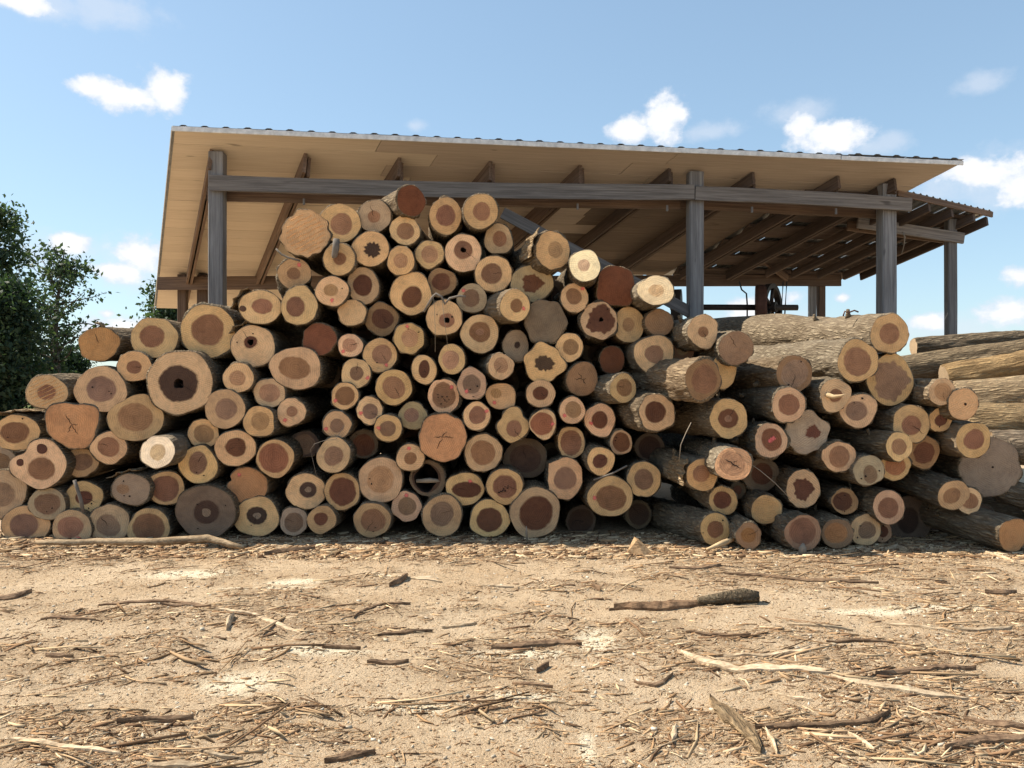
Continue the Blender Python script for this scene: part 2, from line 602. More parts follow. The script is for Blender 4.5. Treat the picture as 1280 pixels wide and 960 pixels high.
def build_ground():
    xs = axis_lines(-5.6, 5.6, 0.035, 500)
    ys = axis_lines(2.6, 8.2, 0.035, 600)
    X, Y = np.meshgrid(xs, ys)
    Z = ground_h(X, Y)
    nu, nv = len(xs), len(ys)
    me = bpy.data.meshes.new('ground')
    co = np.stack([X, Y, Z], -1).reshape(-1, 3)
    idx = np.arange(nu * nv).reshape(nv, nu)
    q = np.stack([idx[:-1, :-1], idx[:-1, 1:], idx[1:, 1:], idx[1:, :-1]], -1).reshape(-1, 4)
    me.vertices.add(len(co))
    me.vertices.foreach_set('co', co.ravel())
    me.loops.add(q.size)
    me.loops.foreach_set('vertex_index', q.ravel())
    me.polygons.add(len(q))
    me.polygons.foreach_set('loop_start', np.arange(0, q.size, 4))
    me.polygons.foreach_set('use_smooth', np.ones(len(q), bool))
    me.update(calc_edges=True)
    a = me.attributes.new('mulch', 'FLOAT', 'POINT')
    a.data.foreach_set('value', mulch_field(X, Y).ravel().astype(np.float32))
    a = me.attributes.new('sawdust', 'FLOAT', 'POINT')
    a.data.foreach_set('value', np.clip(patch(X, Y, SAWDUST), -1, 1).ravel().astype(np.float32))
    me.materials.append(mat_ground())
    o = bpy.data.objects.new('ground', me)
    COL.objects.link(o)
    tag(o, kind='structure')


build_ground()

# ------------------------------------------------------------------ shed
FL = np.array([-4.54, 10.6, 4.96])
SU = np.array([10.94, 0.66, -0.27])
SV = np.array([-0.49, 1.0, -0.274])
NRM = np.cross(SU, SV)
NRM = NRM / np.linalg.norm(NRM)


def RP(a, t, d=0.0):
    return FL + a * SU + t * SV + d * NRM


def timber(name, p0, p1, w, h, mat, parent, up=(0, 0, 1), sag=0.0, ch=0.006, nseg=1, rough=0.0):
    """a board with chamfered edges; w = thickness across, h = height along `up`; grain along local X"""
    p0 = np.asarray(p0, float)
    p1 = np.asarray(p1, float)
    ax = p1 - p0
    L = np.linalg.norm(ax)
    ax = ax / L
    up = np.asarray(up, float)
    side = np.cross(up, ax)
    side = side / np.linalg.norm(side)
    upn = np.cross(ax, side)
    a, b = w / 2, h / 2
    prof = [(-a + ch, -b), (a - ch, -b), (a, -b + ch), (a, b - ch), (a - ch, b), (-a + ch, b), (-a, b - ch), (-a, -b + ch)]
    vs = []
    seed = int(RNG.integers(9999))
    for k in range(nseg + 1):
        f = k / nseg
        dz = -sag * 4 * f * (1 - f)
        for i, (s, u) in enumerate(prof):
            j = rough * (vnoise(np.array([f * nseg * 0.7]), np.array([i * 3.1]), seed)[0] - 0.5)
            vs.append((f * L, s + j, u + dz + j))
    fs = []
    for k in range(nseg):
        for i in range(8):
            i2 = (i + 1) % 8
            fs.append((k * 8 + i, k * 8 + i2, (k + 1) * 8 + i2, (k + 1) * 8 + i))
    fs.append(tuple(range(7, -1, -1)))
    fs.append(tuple(nseg * 8 + i for i in range(8)))
    o = mesh_obj(name, vs, fs, mat, parent)
    R = Matrix(((ax[0], side[0], upn[0], p0[0]), (ax[1], side[1], upn[1], p0[1]), (ax[2], side[2], upn[2], p0[2]), (0, 0, 0, 1)))
    o.matrix_local = R
    return o


def roof_panel(parent, a0, a1, t0a, t0b, t1, lift, ribs=3):
    """a ribbed sheet between a0 and a1; its eave runs from t0a to t0b"""
    prof = []
    for k in range(ribs):
        c = (k + 0.5) / ribs
        w = 0.11 / ribs
        prof += [(c - 1.9 * w, 0), (c - 0.8 * w, 0.021), (c + 0.8 * w, 0.021), (c + 1.9 * w, 0)]
    prof = [(0, 0)] + prof + [(1, 0)]
    top, bot = [], []
    for f, z in prof:
        for e in (0, 1):
            t = (t0a + (t0b - t0a) * f) if e == 0 else t1
            a = a0 + (a1 - a0) * f
            top.append(RP(a, t, lift + z))
            bot.append(RP(a, t, lift + z - 0.003))
    n = len(prof)
    vs = top + bot
    fs = []
    for k in range(n - 1):
        i = 2 * k
        fs.append((i, i + 2, i + 3, i + 1))
        j = 2 * n + i
        fs.append((j, j + 1, j + 3, j + 2))
        fs.append((i, j, j + 2, i + 2))
        fs.append((i + 1, i + 3, j + 3, j + 1))
    fs.append((0, 1, 2 * n + 1, 2 * n))
    e = 2 * (n - 1)
    fs.append((e, 2 * n + e, 2 * n + e + 1, e + 1))
    return mesh_obj('roof_panel', vs, fs, MATS['roof_metal'], parent)


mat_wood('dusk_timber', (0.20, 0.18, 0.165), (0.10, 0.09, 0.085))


def build_shed():
    sh = empty('pole_shed', (0.8, 13.0, 0))
    sh.matrix_world = Matrix.Identity(4)
    tag(sh, 'open timber pole shed with cream-boarded sloping metal roof behind the log pile', 'shed')
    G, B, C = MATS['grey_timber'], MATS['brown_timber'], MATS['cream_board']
    uh = SU / np.linalg.norm(SU)
    T1 = 6.45
    # cream boards under the sheet, each course in three lengths
    rows = 21
    for r in range(rows):
        t0 = 0.004 + r * T1 / rows
        t1 = (r + 1) * T1 / rows - 0.002
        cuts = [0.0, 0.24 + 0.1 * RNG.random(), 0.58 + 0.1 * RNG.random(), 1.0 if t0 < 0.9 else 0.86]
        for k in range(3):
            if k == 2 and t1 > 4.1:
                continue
            bm = C if k == 0 else MATS['shaded_board'] if (k == 1 or t0 < 0.9) else MATS['deep_shaded_board']  # cream darkened rightwards to paint in the fading light
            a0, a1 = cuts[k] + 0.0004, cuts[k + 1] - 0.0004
            d = 0.004 * RNG.random()
            q = [RP(a0, t0, d), RP(a1, t0, d), RP(a1, t1, d), RP(a0, t1, d),
                 RP(a0, t0, d + 0.022), RP(a1, t0, d + 0.022), RP(a1, t1, d + 0.022), RP(a0, t1, d + 0.022)]
            c0 = np.array(q[0])
            yv = np.cross(NRM, uh)
            R = Matrix(((uh[0], yv[0], NRM[0]), (uh[1], yv[1], NRM[1]), (uh[2], yv[2], NRM[2]))).to_4x4()
            R.translation = Vector(c0)
            Ri = R.inverted()
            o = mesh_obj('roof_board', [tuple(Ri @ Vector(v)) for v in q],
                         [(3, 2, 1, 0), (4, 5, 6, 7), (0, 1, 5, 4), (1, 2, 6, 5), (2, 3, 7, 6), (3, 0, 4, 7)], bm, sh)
            o.matrix_local = R
    # metal sheets
    n = 13
    for k in range(n):
        a0, a1 = -0.003 + k * 1.006 / n, -0.003 + (k + 1) * 1.006 / n - 0.0005
        t1 = T1 + 0.02 if a1 < 0.64 else 4.12
        dz = 0.045 + (0.012 if k >= 11 else 0)
        roof_panel(sh, a0, a1, -0.04, -0.04, t1, dz + 0.004 * (k % 2))
    # pale drip edges along the eave and the left verge
    timber('fascia', RP(-0.003, -0.025, 0.012), RP(0.838, -0.025, 0.012), 0.016, 0.070, MATS['white_trim'], sh)
    timber('fascia', RP(0.839, -0.025, 0.004), RP(1.002, -0.025, 0.004), 0.016, 0.064, MATS['white_trim'], sh)
    timber('verge_trim', RP(-0.0035, -0.03, 0.012), RP(-0.0035, T1, 0.012), 0.014, 0.06, MATS['white_trim'], sh, up=NRM)
    # rafters, every one a doubled plank
    for px in (268, 385, 502, 615, 727, 838, 942, 1048, 1118):
        # a at t = .44 for this column of the view
        k = (px - 640) / F
        t = 0.44
        a = (k * (10.6 + t) + 4.54 + 0.49 * t) / (10.94 - 0.66 * k)
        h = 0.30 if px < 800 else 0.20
        B_ = B if px < 800 else MATS['shaded_timber']  # brown timber darkened to paint in the shade under the right side
        tb = 4.40 - 0.66 * a - 0.12
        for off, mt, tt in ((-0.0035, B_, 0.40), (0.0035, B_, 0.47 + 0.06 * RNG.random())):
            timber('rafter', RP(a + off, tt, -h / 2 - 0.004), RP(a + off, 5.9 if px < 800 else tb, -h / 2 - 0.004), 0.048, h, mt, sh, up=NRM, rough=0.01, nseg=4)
    # purlins under the bare sheets on the right
    for t in (1.0, 1.55, 2.1, 2.65, 3.2, 3.75):
        aR = 1.165
        timber('purlin', RP(0.866, t, -0.01), RP(aR if t > 1.25 else 1.0, t, -0.01), 0.40, 0.04, MATS['shaded_timber'], sh, up=NRM)
    # lower sheets on the right: their eave stands farther back
    m = 5
    for k in range(m):
        f0, f1 = k / m, (k + 1) / m
        A0, A1 = 0.985, 1.178
        roof_panel(sh, A0 + (A1 - A0) * f0, A0 + (A1 - A0) * f1 - 0.0008, 0.74 + 0.53 * f0, 0.74 + 0.53 * f1, 4.05, 0.03, 3)
    timber('fascia', RP(0.985, 0.75, -0.03), RP(1.176, 1.27, -0.03), 0.03, 0.09, MATS['brown_timber'], sh)
    for a, t0 in ((1.005, 0.85), (1.05, 0.96), (1.095, 1.08), (1.14, 1.2), (1.17, 1.3)):
        timber('rafter', RP(a, t0, -0.13), RP(a, 3.48, -0.13), 0.05, 0.15, MATS['shaded_timber'], sh, up=NRM, rough=0.01, nseg=3)

    def post(a, t, w, mat, top=-0.02, d=None):
        p = RP(a, t)
        zt = p[2] + top
        return timber('post', (p[0], p[1], 0.0), (p[0], p[1], zt), w, d or w, mat, sh, up=uh, rough=0.012, nseg=6, ch=0.012)
    post(0.0566, 0.463, 0.205, G)
    post(0.680, 0.46, 0.205, G)
    post(0.953, 0.573, 0.215, G)
    post(1.134, 1.484, 0.145, G, -0.02)
    # front beam: grey outer boards, red-brown inner boards

    def beam(name, a0, t0, a1, t1, z0, z1, w, h, mat, sag=0.0):
        p, q = RP(a0, t0), RP(a1, t1)
        p[2], q[2] = z0, z1
        return timber(name, p, q, w, h, mat, sh, nseg=8, rough=0.012, sag=sag)

    def zpix(py, y):
        return CAMZ + (480 - py) / F * y
    beam('beam', 0.045, 0.32, 0.669, 0.315, zpix(228.5, 10.95), zpix(240.5, 11.36), 0.05, 0.215, MATS['beam_timber'], 0.03)
    beam('beam', 0.670, 0.31, 0.972, 0.40, zpix(241.5, 11.35), zpix(256.5, 11.65), 0.05, 0.20, MATS['beam_timber'], -0.02)
    beam('beam', 0.045, 0.60, 0.669, 0.60, zpix(243, 11.25), zpix(253, 11.65), 0.05, 0.20, B, 0.01)
    beam('beam', 0.670, 0.61, 0.972, 0.74, zpix(253, 11.65), zpix(266, 11.98), 0.05, 0.19, B)
    # right lower beam
    beam('beam', 0.985, 1.40, 1.146, 1.40, zpix(278, 12.65), zpix(298, 12.75), 0.05, 0.175, MATS['beam_timber'])
    beam('beam', 0.985, 1.58, 1.146, 1.58, zpix(282, 12.83), zpix(299, 12.93), 0.05, 0.16, B)
    # back beam with its posts
    beam('beam', -0.004, 4.40, 0.5, 4.08, zpix(354.5, 15.0), zpix(352, 15.01), 0.06, 0.25, B)
    beam('beam', 0.501, 4.08, 1.150, 3.64, zpix(352, 15.01), zpix(350.5, 15.0), 0.06, 0.21, B)
    post(0.040, 4.62, 0.16, B, -0.02)
    post(0.075, 4.62, 0.19, B, -0.02)
    post(0.40, 4.40, 0.17, B, -0.02)
    post(0.72, 4.15, 0.17, B, -0.02)
    post(1.112, 3.80, 0.12, G, -0.03)
    post(1.128, 3.80, 0.13, B, -0.03)
    # braces
    y0, y1 = 11.30, 11.48
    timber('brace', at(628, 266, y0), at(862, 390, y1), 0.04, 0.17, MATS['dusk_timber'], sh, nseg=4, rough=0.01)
    timber('brace', at(915, 292, 14.0), at(984, 348, 14.9), 0.05, 0.13, B, sh)
    # bolts that hold the rafters to the beam
    for px in (380, 612, 722, 834, 940, 1045):
        c = at(px, 251 + (px - 380) * 0.018, 11.2 + (px - 380) * 0.0006)
        timber('bolt', c + np.array([0, 0, 0.03]), c - np.array([0, 0, 0.055]), 0.03, 0.03, MATS['grey_timber'], sh, up=(1, 0, 0))
    # left back end: short boards hanging below the verge
    return sh


build_shed()


def tube(points, radii, nseg=8):
    pts = np.asarray(points, float)
    n = len(pts)
    vs = []
    ref = np.array([0.13, 0.31, 0.94])
    for i in range(n):
        d = pts[min(i + 1, n - 1)] - pts[max(i - 1, 0)]
        d = d / (np.linalg.norm(d) + 1e-9)
        s = np.cross(ref, d)
        if np.linalg.norm(s) < 0.1:
            s = np.cross(np.array([1.0, 0, 0]), d)
        s = s / np.linalg.norm(s)
        u = np.cross(d, s)
        for k in range(nseg):
            th = 2 * math.pi * k / nseg
            vs.append(pts[i] + radii[i] * (math.cos(th) * s + math.sin(th) * u))
    fs = grid_faces(nseg, n, True)
    fs.append(tuple(range(nseg - 1, -1, -1)))
    fs.append(tuple((n - 1) * nseg + k for k in range(nseg)))
    return vs, fs


def add_tube(name, points, radii, mat, parent=None, nseg=8):
    vs, fs = tube(points, radii, nseg)
    return mesh_obj(name, vs, fs, mat, parent, smooth=True)


def lathe_x(name, prof, c, axis, mat, parent, n=40):
    """prof: (along, radius) pairs round `axis` through c"""
    axis = np.asarray(axis, float) / np.linalg.norm(axis)
    s = np.cross(axis, (0, 0, 1))
    s = s / np.linalg.norm(s)
    u = np.cross(s, axis)
    vs = []
    for x, r in prof:
        for k in range(n):
            th = 2 * math.pi * k / n
            vs.append(np.asarray(c) + axis * x + r * (math.cos(th) * s + math.sin(th) * u))
    m = len(prof)
    fs = grid_faces(n, m, True)
    fs += [((m - 1) * n + k, (m - 1) * n + (k + 1) % n, (k + 1) % n, k) for k in range(n)]
    return mesh_obj(name, vs, fs, mat, parent)


def build_machine():
    Y = 13.4
    r = empty('drive_shaft')
    tag(r, 'dark iron line shaft with flywheel and flat-belt pulley under the shed', 'machine')
    c = at(957, 384, Y)
    add_tube('shaft', [at(838, 384, Y), at(997, 384.5, Y)], [0.05, 0.05], MATS['dark_iron'], r, 12)
    ax = np.array([1.0, -0.28, 0])
    cp = at(951, 384, Y)
    lathe_x('pulley', [(-0.09, 0.36), (-0.05, 0.38), (0.05, 0.38), (0.09, 0.36), (0.09, 0.06), (-0.09, 0.06)], cp, ax, MATS['rusty_iron'], r)
    cf = at(964, 384, Y)
    ax2 = np.array([0.78, -0.62, 0])
    fw = lathe_x('flywheel', [(-0.05, 0.40), (0.05, 0.40), (0.05, 0.32), (-0.05, 0.32)], cf, ax2, MATS['dark_iron'], r)
    lathe_x('hub', [(-0.09, 0.09), (0.09, 0.09), (0.09, 0.045), (-0.09, 0.045)], cf, ax2, MATS['dark_iron'], fw, 20)
    a2 = ax2 / np.linalg.norm(ax2)
    s = np.cross(a2, (0, 0, 1))
    u = np.array([0, 0, 1.0])
    for k in range(5):
        th = 2 * math.pi * k / 5 + 0.5
        d = math.cos(th) * s + math.sin(th) * u
        add_tube('spoke', [cf + d * 0.07, cf + d * 0.34], [0.035, 0.028], MATS['dark_iron'], fw, 8)
    lathe_x('pulley', [(-0.08, 0.33), (0.08, 0.33), (0.08, 0.05), (-0.08, 0.05)], at(846, 386, Y), ax, MATS['dark_iron'], r)
    for px in (977, 981.5):
        add_tube('belt', [at(px + 2, 352, Y + 0.3), at(px, 384, Y), at(px - 2.5, 430, Y)], [0.012, 0.012, 0.012], MATS['rubber_belt'], r, 6)
    add_tube('stand', [at(951, 384, Y) - np.array([0, 0, 0.4]), np.array([at(951, 384, Y)[0], Y, 0.0])], [0.12, 0.15], MATS['rusty_iron'], r, 10)
    k = add_tube('black_cable', [at(924, 352, Y + 0.6), at(927, 362, Y + 0.55), at(933, 367, Y + 0.5), at(934, 380, Y + 0.5), at(934, 402, Y + 0.5), at(935, 430, Y + 0.5)],
                 [0.014] * 6, MATS['rubber_belt'], None, 6)
    tag(k, 'thin black cable hanging from the back beam beside the pulley', 'cable')
    k = add_tube('frayed_rope', [at(1128, 290, 12.1), at(1131, 296, 12.05), at(1130, 306, 12.05), at(1127, 318, 12.05)],
                 [0.01, 0.012, 0.01, 0.005], MATS['twig'], None, 6)
    tag(k, 'frayed rope dangling from the right grey post of the shed', 'rope')


build_machine()

# ------------------------------------------------------------------ logs
# cx cy rx ry  sapwood  heart-share heart-colour  flags   (measured at the log's own distance; the deeply recessed rows are added light blockers)
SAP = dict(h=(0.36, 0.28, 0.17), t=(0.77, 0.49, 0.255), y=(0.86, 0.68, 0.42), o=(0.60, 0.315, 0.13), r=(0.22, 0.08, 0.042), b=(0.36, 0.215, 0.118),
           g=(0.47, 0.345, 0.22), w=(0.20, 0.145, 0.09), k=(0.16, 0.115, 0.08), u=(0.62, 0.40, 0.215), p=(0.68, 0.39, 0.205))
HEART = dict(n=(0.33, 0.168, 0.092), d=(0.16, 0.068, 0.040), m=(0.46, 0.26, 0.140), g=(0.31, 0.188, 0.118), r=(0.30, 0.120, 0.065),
             k=(0.085, 0.05, 0.035), x=(0.4, 0.3, 0.2), f=(0.60, 0.42, 0.235), o=(0.42, 0.20, 0.09))
